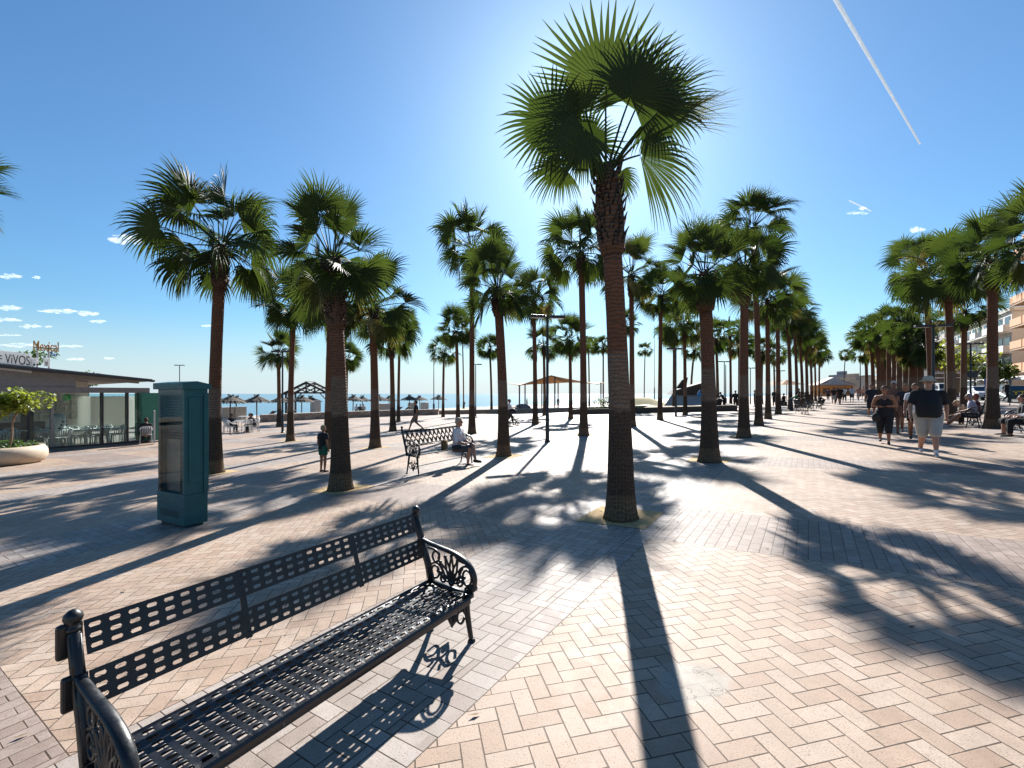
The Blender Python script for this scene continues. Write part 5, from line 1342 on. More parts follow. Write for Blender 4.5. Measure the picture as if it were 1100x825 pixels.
m = MB(); m.ball((0, 0, 0), (.16, .16, .17), 14, 10); o = m.build('balloon', simple('green shiny', (.05, .42, .06), .35), smooth=True); o.location = rest.matrix_basis @ (rl(76, 427) + Vector((-.55, 0, 0))); tag(o, 'bright green ball hanging behind the restaurant glass', 'ball')
m = MB(); m.tube([(0, 0, .16), (0, 0, .75)], .008, 5); m.build('cord', DGREY, o)
# white spotted figure-like stand behind the glass
o = thing('menu_stand', 'white spotted menu stand just inside the restaurant glass', 'stand', rest.matrix_basis @ (Vector((-.8, rl(68, 430).y, 0.06))), ROT)
m = MB(); m.lathe([(.22, 0), (.2, .1), (.14, .3), (.2, .6), (.27, 1.0), (.26, 1.35), (.18, 1.5), (.001, 1.52)], n=14); m.build('panel', WPL, o, smooth=True)
m = MB()
for a in range(12): m.ball((.26 * math.cos(a * 1.3), .26 * math.sin(a * 1.3), .85 + (a % 4) * .15), .045, 7, 5)
m.build('spot', BLACK, o)['kind'] = 'stuff'
# letter signs on the roof
def text(name, body, size, mat, parent, loc, rot, ext=.03, align='LEFT'):
    cu = bpy.data.curves.new(name, 'FONT'); cu.body = body; cu.size = size; cu.extrude = ext; cu.align_x = align
    o = bpy.data.objects.new(name, cu); C.objects.link(o); dg = bpy.context.evaluated_depsgraph_get()
    me = bpy.data.meshes.new_from_object(o.evaluated_get(dg)); bpy.data.objects.remove(o)
    me.materials.clear(); me.materials.append(mat)
    o = bpy.data.objects.new(name, me); C.objects.link(o); o.parent = parent; o.location = loc; o.rotation_euler = rot; return o
FACE = (R(90), 0, R(90))                              # lettering on a plane x = const, read from +x
def fit(o, w_, h_):                                   # scale lettering (local x, y) to a real width and cap height
    xs = [v.co.x for v in o.data.vertices]; ys = [v.co.y for v in o.data.vertices]
    sx, sy = w_ / (max(xs) - min(xs)), h_ / (max(ys) - min(ys))
    for v in o.data.vertices: v.co.x = (v.co.x - min(xs)) * sx; v.co.y = (v.co.y - min(ys)) * sy
t = NT('sign acrylic'); t.col((.8, .8, .79)); t.rough(.5); tl = t.n('ShaderNodeBsdfTranslucent'); t.put(tl.inputs[0], (.8, .8, .79)); mx = t.n('ShaderNodeMixShader'); mx.inputs[0].default_value = .45
t.t.links.new(t.b.outputs[0], mx.inputs[1]); t.t.links.new(tl.outputs[0], mx.inputs[2]); t.t.links.new(mx.outputs[0], t.out.inputs[0]); SGW = t.m; SGL = simple('sign letters', (.06, .06, .06), .6)
base_y = rl(33, 393).y; zs = zt(base_y) - .05; pt = lambda px, py: rl(px, py, 0)
so_ = thing('roof_sign', 'long white rooftop sign board with dark lettering on the restaurant', 'sign', rest.matrix_basis @ Vector((.1, base_y, zs)), ROT)
rel = lambda px, py: pt(px, py) - Vector((0, base_y, zs))
m = MB(); a_, b_, c_ = rel(-50, 372), rel(33, 392), rel(33, 380.5)
i = m.add([(0, a_.y, c_.z * 1.0 - slope * -0 + .0), (0, a_.y, b_.z - .3 + (zt(base_y + a_.y) - zt(base_y))), (0, b_.y, -.1), (0, b_.y, c_.z)])
m.v[i] = (0, a_.y, c_.z + (zt(base_y + a_.y) - zt(base_y))); m.face((i, i + 1, i + 2, i + 3)); ob_ = m.build('board', SGW, so_); sd = ob_.modifiers.new('t', 'SOLIDIFY'); sd.thickness = .06; sd.offset = 1
l0, l1 = rel(4.5, 382), rel(31, 392); tx = text('lettering', 'ViVOS', .5, SGL, so_, (0, 0, 0), FACE, .012)
hgt_ = rel(8, 381).z - rel(8, 391).z
fit(tx, l1.y - l0.y, hgt_); tx.location = (.07, l0.y, rel(18, 391.5).z); tx.rotation_euler = (R(90) , 0, R(90)); 
for v in tx.data.vertices: v.co.y += slope * (v.co.x - (l1.y - l0.y) / 2)
l0, l1 = rel(-1.5, 381), rel(1.2, 387); tx = text('lettering', '=', .5, SGL, so_, (0, 0, 0), FACE, .012); fit(tx, max(.05, l1.y - l0.y), .16); tx.location = (.07, l0.y, rel(0, 386).z)
m = MB()
for x0, x1 in ((33.8, 37), (37.4, 40.8), (46.5, 52)):
    p0, p1 = rel(x0, 394), rel(x1, 385); m.box((0, (p0.y + p1.y) / 2, (p0.z + p1.z) / 2 + .02), (.05, p1.y - p0.y, p1.z - p0.z))
m.build('side_panel', SGW, so_)
m = MB()
for x0, x1 in ((35, 37), (38.5, 40.6)):
    p0, p1 = rel(x0, 393.2), rel(x1, 391.4); m.box((.035, (p0.y + p1.y) / 2, (p0.z + p1.z) / 2 + .02), (.02, p1.y - p0.y, p1.z - p0.z))
m.build('icon', SGL, so_)
l0, l1 = rel(47.5, 394), rel(51, 387); tx = text('lettering', 'ví', .4, SGL, so_, (0, 0, 0), FACE, .012); fit(tx, l1.y - l0.y, l1.z - l0.z); tx.location = (.06, l0.y, l0.z + .03)
ORG = simple('amber letters', (.62, .30, .05), .5); back_ = 2.2
p0, p1 = rl(36, 376, back_), rl(63, 378, back_)
sg = thing('letter_sign', 'amber letter sign on posts above the restaurant roof', 'sign', rest.matrix_basis @ Vector((-back_, p0.y, p0.z)), ROT)
lw = p1.y - p0.y; lh = rl(50, 367, back_).z - rl(50, 377, back_).z
tx = text('lettering', 'Mexical', .6, ORG, sg, (0, 0, 0), FACE, .05); fit(tx, lw, lh * 1.05); tx.location = (0, 0, -.02)
q0, q1 = rl(55, 382.5, back_), rl(62, 379, back_); tx = text('lettering', 'bar', .3, simple('blue letters', (.03, .12, .42), .5), sg, (0, 0, 0), FACE, .04); fit(tx, q1.y - q0.y, (q1.z - q0.z) * 1.1); tx.location = (0, q0.y - p0.y, q0.z - p0.z)
m = MB(); f = lw * .16; m.tube([(-.06, f, -1.6), (-.06, f, .3)], .035, 8); f = lw * .62; m.tube([(-.06, f, -1.6), (-.06, f, .3)], .035, 8); m.beam((-.06, 0, .12), (-.06, lw, .12), .04, .06); m.build('post', simple('sign post', (.5, .48, .45), .5), sg)
# terrace furniture under the roof
rnd = random.Random(21)
tp = [(.6 - 1.6, rl(px, 450).y) for px in (4, 24, 48, 70, 92, 112, 130)]
TL = ['first terrace table from the left, behind the planter tree', 'second terrace table, behind the planter', 'third terrace table from the left, before the bar', 'terrace table near the white spotted stand', 'terrace table in front of the block screen', 'terrace table left of the white blinds', 'terrace table in front of the white blinds']
for (x, y), lab in zip(tp, TL):
    w_ = rest.matrix_basis @ Vector((x, y, .06)); put_table(w_, ROT, lab)
    for k, (dx, dy, rr) in enumerate([(.72, 0, -math.pi / 2), (-.72, 0, math.pi / 2), (0, .72, 0), (0, -.72, math.pi)]):
        if k == 3 and rnd.random() < .5: continue
        put_chair(rest.matrix_basis @ Vector((x + dx, y + dy, .06)), ROT + rr + rnd.uniform(-.2, .2), 'white chair on the restaurant terrace behind the glass', 'white chairs on the restaurant terrace')
w_ = P(157, 476.5); put_chair(w_, ROT - 1.9, 'white chair outside the restaurant corner with a person in black on it'); person('person in black sitting outside the restaurant corner, left of the display case', w_, ROT - 1.9, 1.75, pose='sit', sk='tan', top=BK, sleeves=1.3, bottom=(.02, .02, .03), legs=.95, arms='lap', lean=.1, vox=.016)
w_ = P(166, 477); m = MB(); m.box((0, 0, .85), (.06, .45, 1.6)); o = m.build('lattice_stand', WPL, loc=w_); tag(o, 'white perforated stand just left of the display case', 'stand'); o.rotation_euler = (0, 0, .7)
m = MB()
for r in range(5):
    for c_ in range(2): m.box((.035, -.1 + c_ * .2, .3 + r * .28), (.01, .11, .16))
m.build('perforation', simple('dark hole', (.05, .05, .05), .9), o)['kind'] = 'stuff'
# round planter with small tree
pp = P(-6, 499.5); pr_ = P(38, 494); rp_ = (pr_ - pp).length * 1.0
o = thing('planter', 'big pale rounded concrete planter at the left edge', 'planter', pp); hp = .62
m = MB(); m.lathe([(rp_ * .72, 0), (rp_ * .92, .08), (rp_, .25), (rp_ * .99, .45), (rp_ * .93, .58), (rp_ * .86, .62), (rp_ * .80, .58), (rp_ * .8, .5)], n=36, caps=False); m.build('bowl', simple('cream concrete', (.46, .36, .26), .7, bump=.004), o, smooth=True)
m = MB(); m.lathe([(rp_ * .82, .50), (rp_ * .4, .54), (.01, .55)], n=24, caps=False); m.build('soil', simple('soil', (.07, .05, .035), .95), o)
tr = thing('ornamental_tree', 'small two-stemmed tree with yellow-green leaves growing in the concrete planter', 'tree', pp + Vector((.55, -.1, .5)))
m = MB(); hh = ZH(452, pp.y) - pp.z - .2
for pts in (catmull([(-.35, 0, 0), (-.38, .02, .5), (-.33, 0, 1.0), (-.2, .05, hh)], 5), catmull([(.02, 0, 0), (.14, 0, .4), (.17, 0, .9), (.28, .05, hh)], 5)):
    n = len(pts); m.tube(pts, [.035 - .012 * i / n for i in range(n)], 7)
    for k in range(6): a = k * 1.05; e = pts[-1] + Vector((math.cos(a) * .35, math.sin(a) * .3, .28)); m.tube([pts[-1], pts[-1].lerp(e, .5) + UP * .06, e], [.02, .014, .007], 5)
m.build('trunk', simple('young bark', (.22, .14, .085), .9), tr)
bush('', '', None, .95, .75, .75, 1500, YLEAF, 5, .13, parent=tr, off=(.02, 0, hh - .12), nm='crown')
gc = bush('', '', None, rp_ * .75, rp_ * .7, .32, 1100, BUSH, 8, .09, nm='ground_cover'); gc.location = pp + UP * .46; tag(gc, 'low green ground cover filling the concrete planter', 'plants', kind='stuff')
# ================================================================== LAND SIDE AND FAR END
# orange kiosk at the end of the promenade
k0 = depth_pos(898, 96); kw = 37 / 490. * 96; zt_ = ZH(405, 96) - k0.z; ze_ = ZH(413.5, 96) - k0.z
o = thing('kiosk', 'orange-walled kiosk with a ribbed hipped roof at the end of the promenade', 'kiosk', k0, -.25)
m = MB(); m.box((0, 2.5, ze_ / 2), (kw * .88, 5, ze_)); m.build('wall', simple('orange render', (.60, .27, .08), .85), o)
m = MB(); a = kw / 2; i = m.add([(-a, -.6, ze_), (a, -.6, ze_), (a, 5.6, ze_), (-a, 5.6, ze_), (0, 1.2, zt_), (0, 3.6, zt_), (-a, -.6, ze_ - .15), (a, -.6, ze_ - .15), (a, 5.6, ze_ - .15), (-a, 5.6, ze_ - .15)])
for f in ((0, 1, 4), (1, 2, 5, 4), (2, 3, 5), (3, 0, 4, 5), (0, 6, 7, 1), (1, 7, 8, 2), (2, 8, 9, 3), (3, 9, 6, 0), (9, 8, 7, 6)): m.face([i + q for q in f])
m.build('roof', simple('roof sheet', (.30, .22, .17), .7), o)
m = MB()
for k in range(-9, 10):
    x = k / 10. * a; f = 1 - abs(k) / 10.; m.beam((x, -.62, ze_ + .04), (x * .55, -.62 + 1.75 * f, ze_ + (zt_ - ze_) * f + .04), .16, .05)
m.build('roof_rib', simple('pale rib', (.58, .52, .46), .7), o)['kind'] = 'stuff'
for x in (-1.8, 0, 1.8):
    m = MB(); m.box((x, -.02, ze_ * .45), (1.3, .06, ze_ * .5)); m.build('hatch', simple('hatch', (.12, .055, .03), .6), o)
# white parasols beyond the promenade row
for px, d_, lab in [(845, 70, 'cream square café parasol behind the promenade row'), (836, 76, 'second cream café parasol, farther left behind the promenade row')]:
    p = depth_pos(px, d_); o = thing('cafe_parasol', lab, 'parasol', p); h = ZH(408, d_) - p.z
    m = MB(); m.tube([(0, 0, 0), (0, 0, h)], .05, 8); m.build('post', WOOD, o)
    m = MB(); i = m.add([(-1.8, -1.8, h - .75), (1.8, -1.8, h - .75), (1.8, 1.8, h - .75), (-1.8, 1.8, h - .75), (0, 0, h)])
    for f in ((0, 1, 4), (1, 2, 4), (2, 3, 4), (3, 0, 4)): m.face([i + q for q in f])
    m.build('canopy', SAIL, o)
# ---- flats
def flats(name, label, u0, u1, v0, depth, base, floors, fh, wallm, balm, bay=3.4, slab_out=1.3, glassm=None, awn=None, step=0.):
    """street front along v = v0 with balconies on every floor"""
    o = thing(name, label, 'building', at_u(u0, v0), ROT); zb = base - o.location.z; L = u1 - u0; H = floors * fh + 3.6
    m = MB(); bx(m, 0, depth, 0, L, zb - 2, zb + H); m.build('wall', wallm, o)
    bb = MB(); m2 = MB(); wn = simple('dark window', (.035, .04, .05), .15); n = int(L / bay)
    for f in range(floors):
        z = zb + 3.6 + f * fh
        bx(bb, -slab_out, .02, .25, L - .25, z - .12, z + .10)
        for k in range(n):
            y = (k + .5) * L / n; out = slab_out * (1.0 if (k % 2 or not step) else 1 - step)
            b_ = MB(); bx(b_, -out - .06, -out + .06, y - L / n * .46, y + L / n * .46, z + .1, z + 1.08); 
            for s in (-1, 1): bx(b_, -out + .06, 0, y + s * L / n * .46 - .05, y + s * L / n * .46 + .05, z + .1, z + 1.08)
            b_.build('balcony', balm, o)
            w_ = MB(); bx(w_, -.05, -.0, y - L / n * .33, y + L / n * .33, z + .12, z + 2.35); w_.build('window', wn, o)
    bb.build('floor_slab', wallm, o)
    m3 = MB(); bx(m3, -.04, 0, .5, L - .5, zb + .2, zb + 3.0); m3.build('shopfront', wn, o)
    m4 = MB(); bx(m4, -.3, depth + .3, -.3, L + .3, zb + H, zb + H + .5); m4.build('parapet', wallm, o)
    if awn:
        m5 = MB(); i = m5.add([(-.05, .5, zb + 3.2), (-.05, L - .5, zb + 3.2), (-3.2, L - .5, zb + 2.65), (-3.2, .5, zb + 2.65), (-3.2, L - .5, zb + 2.35), (-3.2, .5, zb + 2.35)])
        m5.face((i, i + 1, i + 2, i + 3)); m5.face((i + 3, i + 2, i + 4, i + 5)); m5.build('awning', awn, o)
    return o
AWN = simple('white awning', (.72, .71, .69), .8)
WALLW = simple('white render', (.55, .52, .48), .85); ORB = simple('orange parapet', (.62, .33, .18), .8); ORW = simple('sand render', (.50, .36, .25), .85)
flats('apartment_building', 'tall block of flats with orange balconies cut by the right edge', 58, 89, 24.5, 14, .9, 6, 3.0, ORW, ORB, 4.2, 1.5, awn=AWN)
flats('apartment_building', 'white block of flats with stepped balconies beside the orange one', 94, 126, 24.5, 14, .9, 3, 3.0, WALLW, simple('white parapet', (.62, .60, .57), .8), 3.2, 1.6, awn=AWN, step=.5)
flats('apartment_building', 'grey-beige block of flats behind the dark-necked palm on the land side', 130, 175, 26, 14, 1.0, 4, 3.0, simple('grey beige render', (.36, .32, .28), .85), simple('beige parapet', (.42, .38, .33), .8), 3.6, 1.2, step=.3)
flats('apartment_building', 'pale shops and flats behind the far palm clump', 185, 250, 25, 14, 1.0, 5, 3.0, simple('dusty render', (.42, .36, .30), .85), simple('ochre parapet', (.40, .30, .22), .8), 4.0, 1.0)
def far_block(label, px0, px1, py, d_, col, seed):
    p0, p1 = depth_pos(px0, d_), depth_pos(px1, d_); o = thing('hotel', label, 'building', Vector((p0.x, d_, 0))); w_ = p1.x - p0.x; h = ZH(py, d_)
    m = MB(); bx(m, 0, w_, 0, 18, -2, h); m.build('wall', simple('far wall', col, .9), o)
    wn = MB(); nf, nk = max(3, int(h / 3.1)), max(3, int(w_ / 5))
    for f in range(nf):
        for k in range(nk): bx(wn, (k + .2) * w_ / nk, (k + .8) * w_ / nk, -.1, .05, f * h / nf + .9, f * h / nf + 2.3)
    wn.build('window', simple('far window', (.10, .11, .12), .3), o)['kind'] = 'stuff'
    m = MB(); bx(m, w_ * .3, w_ * .6, 4, 12, h, h + 2.5); m.build('roof_house', simple('far wall', col, .9), o)
far_block('grey far tower block left of the flag pole', 908.5, 918, 402, 330, (.22, .22, .24), 1)
far_block('low tan far hotel just right of the flag pole', 919, 934, 405, 300, (.40, .31, .23), 2)
far_block('brown far hotel behind the lone leaning palm, right', 934, 950, 407, 280, (.30, .24, .19), 3)
far_block('pale far hotel glimpsed between the stems of the far clump', 951, 985, 404, 260, (.38, .32, .27), 4)
# street trees
for i, (px, d_, ty, w_, lab) in enumerate([(1015, 62, 371, 3.6, 'yellow-green street tree left of the dark-necked palm'), (1047, 70, 384, 2.8, 'street tree in front of the white stepped flats'), (996, 80, 382, 3.4, 'street tree behind the tall black lamp post'), (1072, 58, 392, 2.0, 'small street tree right of the land-side palm')]):
    p = depth_pos(px, d_); h = ZH(ty, d_) - p.z; o = thing('street_tree', lab, 'tree', p)
    m = MB(); m.tube(catmull([(0, 0, 0), (.05, 0, h * .3), (0, .05, h * .6)], 5), [.16 - .008 * k for k in range(11)], 8)
    for k in range(6): a = k * 1.05; m.tube([(0, .03, h * .5), (math.cos(a) * w_ * .3, math.sin(a) * w_ * .3, h * .72), (math.cos(a) * w_ * .6, math.sin(a) * w_ * .6, h * .85)], [.08, .05, .02], 5)
    m.build('trunk', simple('grey bark', (.14, .11, .09), .9), o)
    bush('', '', None, w_, w_ * .9, h * .5, 2200, YLEAF if i in (0, 2) else BUSH, 50 + i, .36, parent=o, off=(0, 0, h * .48), nm='crown')
# dark palm tops behind the restaurant roof
for i, (px, ty, d_, w_, lab) in enumerate([(95, 402.5, 60, 1.8, 'dark shrub top behind the right part of the restaurant roof'), (83, 404, 62, 1.6, 'dark shrub top behind the middle of the restaurant roof'), (34, 378, 52, 1.5, 'dark palm top behind the letter sign on the roof'), (62, 398.5, 60, 1.6, 'dark shrub top behind the left part of the restaurant roof')]):
    p = Vector(((px - 550) / 490. * d_, d_, -1.0)); h = ZH(ty, d_) + 1.0; o = thing('shrub_tree', lab, 'tree', p)
    m = MB(); m.tube([(0, 0, 0), (0, 0, h * .75)], .1, 7); m.build('trunk', simple('grey bark', (.14, .11, .09), .9), o)
    bush('', '', None, w_, w_, 1.6, 700, BUSH, 80 + i, .26, parent=o, off=(0, 0, h - 1.6), nm='crown')
# ---- cars
TYRE = simple('tyre', (.02, .02, .02), .8); RIM = simple('rim', (.35, .35, .36), .35, 1); CGL = simple('car glass', (.02, .045, .075), .06)
def car(label, loc, rz, col, van=False):
    o = thing('van' if van else 'parked_car', label, 'van' if van else 'car', loc, rz)
    L, W = (4.8, 1.9) if van else (4.2, 1.74)
    side = [(-2.1, .32), (-2.12, .62), (-2.0, .80), (-1.2, .95), (-.55, 1.42), (.75, 1.46), (1.55, 1.02), (2.0, .92), (2.1, .6), (2.08, .32)]
    if van: side = [(-2.4, .35), (-2.42, .9), (-2.2, 1.15), (-1.75, 1.95), (-1.5, 2.05), (2.35, 2.05), (2.4, 1.2), (2.4, .35)]
    m = MB(); n = len(side)
    rings = [m.add([(y * W / 2 * (1 if z < .98 or abs(y) < .9 else .84), x, z) for x, z in side]) for y in (-1, -.93, .93, 1)]
    for i in (0, 1, 2):
        for k in range(n): j = (k + 1) % n; m.face((rings[i] + k, rings[i] + j, rings[i + 1] + j, rings[i + 1] + k))
    m.face([rings[0] + k for k in range(n)][::-1]); m.face([rings[3] + k for k in range(n)])
    m.build('body', col, o, bevel=.04)
    wx = W / 2 * .86; z0, z1 = (1.25, 1.9) if van else (.98, 1.38)
    w_ = MB(); a, b = ((-2.17, -1.80) if van else (-1.17, -.60))
    i = w_.add([(-wx, a - .035, z0 - .02), (wx, a - .035, z0 - .02), (wx * .92, b - .05, z1), (-wx * .92, b - .05, z1)]); w_.face((i, i + 1, i + 2, i + 3)); g_ = w_.build('windscreen', CGL, o); sd = g_.modifiers.new('t', 'SOLIDIFY'); sd.thickness = .015
    for s in (-1, 1):
        for (x0, x1) in ((-.75, .05), (.12, .95)):
            w_ = MB(); xx = s * (W / 2 * .86 + .03 if not van else W / 2 + .008); w_.box((xx, (x0 + x1) / 2, (z0 + z1) / 2 + .02), (.02, x1 - x0, z1 - z0 - .1)); w_.build('window', CGL, o)
        w_ = MB(); w_.ball((s * (W / 2 - .28), -L / 2 + .03, .68 if not van else .85), (.2, .07, .09), 10, 7); w_.build('headlight', simple('lamp glass', (.55, .56, .58), .1), o, smooth=True)
        for y in (-1.3, 1.3):
            w_ = MB(); w_.tube([(s * (W / 2 - .2), y, .31), (s * (W / 2 + .01), y, .31)], .31, 18); wh = w_.build('wheel', TYRE, o)
            r_ = MB(); r_.tube([(s * (W / 2 + .012), y, .31), (s * (W / 2 + .022), y, .31)], .2, 14); r_.build('rim', RIM, wh)
        w_ = MB(); w_.ball((s * (W / 2 + .1), -.75, 1.02), (.1, .06, .07), 8, 6); w_.build('mirror', col, o, smooth=True)
    m = MB(); m.box((0, -L / 2 - .02, .48), (W * .55, .04, .16)); m.build('grille', BLACK, o)
    return o
def at_d(px, d_): p = depth_pos(px, d_); return p
def paint(n, c): return simple(n, c, .25, var=.03)
def roadpt(px, v):
    tt = (px - 550) / 490.; zz = v / (tt * CS - SN); x = tt * zz; return Vector((x, zz, Z(x, zz) - .115))
car('white car with a blue-tinted windscreen parked left of the land-side palm trunk', roadpt(1052, 15.2), ROT + .15, paint('white car paint', (.62, .63, .65)))
car('white van parked behind the man in the sun hat', roadpt(1013, 17.0), ROT, paint('white van paint', (.58, .58, .58)), van=True)
car('dark car parked farther along the street behind the hat man', roadpt(990, 15.2), ROT, paint('dark car paint', (.03, .035, .045)))
car('silver car at the far end of the parked row', roadpt(968, 15.2), ROT, paint('silver car paint', (.35, .36, .37)))
car('dark green car parked right of the land-side palm trunk', roadpt(1091, 14.9), ROT, paint('green car paint', (.02, .05, .045)))
# glass balustrade of the underpass at the right edge
p = at_u(22.2, 8.2); o = thing('glass_balustrade', 'glass balustrade with a pale rail behind the right-edge bench', 'balustrade', p, ROT)
m = MB()
for y in (-4, -2, 0): m.tube([(0, y, 0), (0, y, 1.12)], .025, 8)
m.tube([(0, -5, 1.12), (0, 0, 1.12)], .03, 8); m.build('rail', simple('pale steel', (.55, .56, .56), .4, .3), o)
m = MB(); bx(m, -.008, .008, -4.95, -.05, .08, 1.05); m.build('glass_panel', glass('green glass', (.25, .42, .42)), o)
m = MB(); bx(m, -.15, .15, -5, .1, -.25, .04); m.build('footing', simple('concrete', (.35, .33, .30), .85), o)
# signs
BLUE = simple('sign blue', (.02, .10, .36), .45); SWH = simple('sign face white', (.72, .72, .72), .5)
d_ = 27.; p = depth_pos(1060, d_); o = thing('road_sign', 'blue parking sign with a white symbol left of the land-side palm', 'sign', p, .15)
z0, z1 = ZH(416, d_) - p.z, ZH(406, d_) - p.z
m = MB(); m.tube([(0, .04, 0), (0, .04, z1)], .03, 8); m.build('post', simple('steel', (.35, .35, .35), .5, .5), o)
m = MB(); m.box((0, 0, (z0 + z1) / 2), (.30, .03, z1 - z0)); m.build('panel', BLUE, o)
m = MB(); m.box((0, -.0, z0 - .25), (.28, .03, .40)); m.build('lower_panel', SWH, o)
tx = text('symbol', 'P', .4, SWH, o, (0, 0, 0), (R(90), 0, 0), .004); fit(tx, .16, (z1 - z0) * .66); tx.location = (-.08, -.022, z0 + (z1 - z0) * .17)
d_ = 66.; p = depth_pos(1027, d_); o = thing('shop_sign', 'dark blue shop sign with a white curved letter, right of the hat man', 'sign', p + Vector((0, 0, 0)), 0)
z0, z1 = ZH(392, d_) - p.z, ZH(380, d_) - p.z
m = MB(); m.box((0, 0, (z0 + z1) / 2), (1.25, .12, z1 - z0)); m.build('board', simple('indigo', (.03, .025, .13), .5), o)
m = MB(); m.tube([(0, .06, 0), (0, .06, z0)], .06, 8); m.build('post', BLACK, o)
tx = text('lettering', 'C', .5, SWH, o, (0, 0, 0), (R(90), 0, 0), .01); fit(tx, .6, (z1 - z0) * .42); tx.location = (-.1, -.075, z0 + .15)
d_ = 70.; p = depth_pos(1019, d_); o = thing('shop_kiosk', 'low shop with a dark red sign band and white awnings behind the hat man', 'shop', p, -.3)
hz_ = ZH(394, d_) - p.z; m = MB(); m.box((0, 2, hz_ / 2), (4.6, 4, hz_)); m.build('wall', simple('shop wall', (.30, .27, .25), .8), o)
m = MB(); m.box((0, -.06, hz_ - .28), (4.6, .1, .5)); m.build('sign_band', simple('dark red', (.16, .03, .03), .6), o)
for k in range(2):
    zz = ZH(401 + k * 5, d_) - p.z; m = MB(); m.box((0, -.6, zz), (4.6, 1.2, .14)); m.build('awning', AWN, o)
m = MB(); m.box((0, -.03, 1.0), (3.9, .05, 1.8)); m.build('shop_window', simple('dark window', (.035, .04, .05), .15), o)
d_ = 30.; p = depth_pos(1095, d_); o = thing('shop_banner', 'banner with yellow letters behind the right-edge bench', 'sign', p, -.2)
m = MB(); m.box((0, 0, ZH(422, d_) - p.z), (1.1, .05, .36)); m.tube([(-.5, .04, 0), (-.5, .04, 1.7)], .025, 6); m.tube([(.5, .04, 0), (.5, .04, 1.7)], .025, 6); m.build('board', simple('banner dark', (.03, .05, .05), .7), o)
tx = text('lettering', 'YTI', .3, simple('yellow letters', (.72, .48, .02), .5), o, (0, 0, 0), (R(90), 0, 0), .01); fit(tx, .80, .24); tx.location = (-.4, -.04, ZH(424.0, d_) - p.z)
p = roadpt(1081, 13.6); p.z = Z(p.x, p.y); person('person in black and white cap walking along the street by the dark green car', p, 1.2, 1.74, sk='tan', top=BK, sleeves=1.2, bottom=BK, legs=.95, hat=(.6, .6, .58), vox=.02)
# ---- clouds and the contrails, far off and at their height
def cloud_mat(name, dens):
    t = NT(name); ob = t.obj(); f = t.noise(ob, 1.6, 6, .62)
    lw = t.n('ShaderNodeLayerWeight'); lw.inputs[0].default_value = .5
    a = t.m_('MULTIPLY', t.m_('MULTIPLY', t.m_('POWER', t.step(t.m_('SUBTRACT', 1, lw.outputs['Facing']), .12, .95), 1.4), t.step(f, .28, .58)), dens)
    df = t.n('ShaderNodeBsdfDiffuse'); t.put(df.inputs[0], (.45, .45, .45)); tl = t.n('ShaderNodeBsdfTranslucent'); t.put(tl.inputs[0], (.98, .98, .98))
    mx = t.n('ShaderNodeMixShader'); mx.inputs[0].default_value = .6; t.t.links.new(df.outputs[0], mx.inputs[1]); t.t.links.new(tl.outputs[0], mx.inputs[2])
    tr = t.n('ShaderNodeBsdfTransparent'); m2 = t.n('ShaderNodeMixShader'); t.t.links.new(a, m2.inputs[0]); t.t.links.new(tr.outputs[0], m2.inputs[1]); t.t.links.new(mx.outputs[0], m2.inputs[2]); t.t.links.new(m2.outputs[0], t.out.inputs[0]); return t.m
CLM = cloud_mat('cloud', .42)
rnd = random.Random(5)
def cloud(px, py, w_, h_, lab, dist=9000, n=9):
    s = dist / 490.; p = Vector(((px - 550) * s, dist, 1.57 - (py - 423) * s)); m = MB()
    for k in range(n):
        f = (k + .5) / n * 2 - 1; r = (1 - f * f) ** .5
        m.ball((f * .9 + rnd.uniform(-.06, .06), rnd.uniform(-.2, .2), rnd.uniform(-.12, .25) * r), (.30 * rnd.uniform(.7, 1.2), .3, (.28 + .5 * r * rnd.random())), 14, 10)
    o = m.build('cloud', CLM, smooth=True, loc=p); o.scale = (w_ * s / 2, w_ * s / 3, h_ * s / 2)
    r_ = o.modifiers.new('fuse', 'REMESH'); r_.mode = 'VOXEL'; r_.voxel_size = .07; r_.use_smooth_shade = True
    dm = o.modifiers.new('puff', 'DISPLACE'); tx_ = bpy.data.textures.new('puff', 'CLOUDS'); tx_.noise_scale = .35; dm.texture = tx_; dm.strength = .3; dm.mid_level = .5
    tag(o, lab, 'cloud'); o['kind'] = 'structure'
for a in [(138, 258, 40, 17, 'c'), (9, 297, 28, 9, 'c'), (39, 298, 9, 5, 'c'), (8, 331, 26, 9, 'c'), (6, 344, 34, 9, 'c'), (62, 334, 40, 9, 'c'), (95, 337, 22, 9, 'c'), (105, 345, 18, 6, 'c'), (34, 351, 22, 8, 'c'), (52, 351, 8, 4, 'c'), (8, 360, 26, 4, 'c'), (20, 371, 60, 8, 'c'), (70, 372, 40, 6, 'c'), (82, 386, 20, 5, 'c'), (117, 385, 12, 4, 'c'), (222, 350, 12, 4, 'c'), (985, 247, 16, 9, 'c'), (921, 229, 22, 3.5, 'c'), (927, 224, 9, 6, 'c')]: cloud(*a[:4], None)
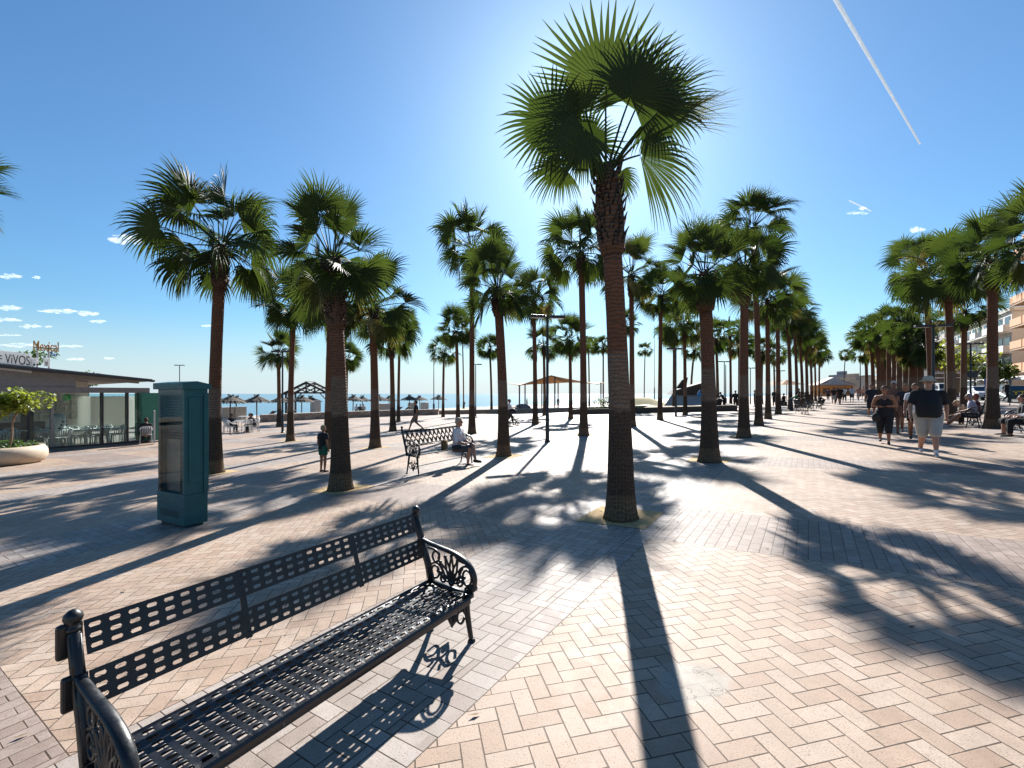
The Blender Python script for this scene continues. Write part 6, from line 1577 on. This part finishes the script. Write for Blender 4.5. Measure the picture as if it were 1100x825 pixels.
def contrail(p0, p1, w0, w1, dist, lab, dens):
    s = dist / 490.; a = Vector(((p0[0] - 550) * s, dist, 1.57 - (p0[1] - 423) * s)); b = Vector(((p1[0] - 550) * s, dist * 1.0, 1.57 - (p1[1] - 423) * s))
    m = MB(); n = 60; r2 = random.Random(3); d, sx, nn = frame(b - a); L = (b - a).length; pts = []; rr = []
    for k in range(n + 1):
        f = k / n; wd = (w0 + (w1 - w0) * f) * s / 2 * r2.uniform(.97, 1.03); pts.append(Vector() + (b - a) * f + nn * r2.uniform(-.03, .03) * wd); rr.append(max(.1, wd))
    t = NT('contrail'); lw = t.n('ShaderNodeLayerWeight'); lw.inputs[0].default_value = .5; ob = t.obj()
    al = t.m_('MULTIPLY', t.m_('SUBTRACT', 1, t.m_('POWER', lw.outputs['Facing'], 1.3)), t.m_('MULTIPLY', t.step(t.noise(ob, 6 / (40. * s), 4), .0, .42), dens))
    df = t.n('ShaderNodeBsdfDiffuse'); t.put(df.inputs[0], (.6, .6, .6)); tl = t.n('ShaderNodeBsdfTranslucent'); t.put(tl.inputs[0], (.60, .60, .61)); mx = t.n('ShaderNodeMixShader'); mx.inputs[0].default_value = .55
    t.t.links.new(df.outputs[0], mx.inputs[1]); t.t.links.new(tl.outputs[0], mx.inputs[2]); tr = t.n('ShaderNodeBsdfTransparent'); m2 = t.n('ShaderNodeMixShader'); t.t.links.new(al, m2.inputs[0]); t.t.links.new(tr.outputs[0], m2.inputs[1]); t.t.links.new(mx.outputs[0], m2.inputs[2]); t.t.links.new(m2.outputs[0], t.out.inputs[0])
    m.tube(pts, rr, 12); o = m.build('contrail', t.m, smooth=True, loc=a); tag(o, lab, 'contrail')
contrail((893, -8), (988.5, 155), 4.6, 1.8, 12000, 'long white vapour trail slanting down the sky at the upper right', .9)
contrail((912, 215.5), (936, 227), 1.5, 1.2, 12000, 'short thin vapour trail above the land-side palms', .7)

# dry bits of leaf and seed scattered on the paving
rnd = random.Random(44); m = MB(); LIT = simple('dry leaf bits', (.13, .08, .04), .9, var=.5, scale=30)
for _ in range(170):
    if rnd.random() < .6: bx_, by_ = rnd.choice([(1.4, 5.85), (1.4, 5.6), (4.57, 10.5), (-3.2, 8.5), (-7.5, 11.4)]); x, y = bx_ + rnd.gauss(0, .5), by_ + rnd.gauss(0, .45)
    else: x, y = rnd.uniform(-5, 6), rnd.uniform(1.6, 10)
    a = rnd.uniform(0, 6.3); l = rnd.uniform(.008, .035); d = Vector((math.cos(a), math.sin(a), 0)); s_ = Vector((-d.y, d.x, 0)); p = Vector((x, y, Z(x, y) + .009))
    m.quad(p - d * l, p + s_ * l * .3 + UP * .004, p + d * l + UP * rnd.uniform(0, .01), p - s_ * l * .3)
tag(m.build('leaf_litter', LIT), 'dry bits of palm leaf scattered on the paving', 'litter', kind='stuff')
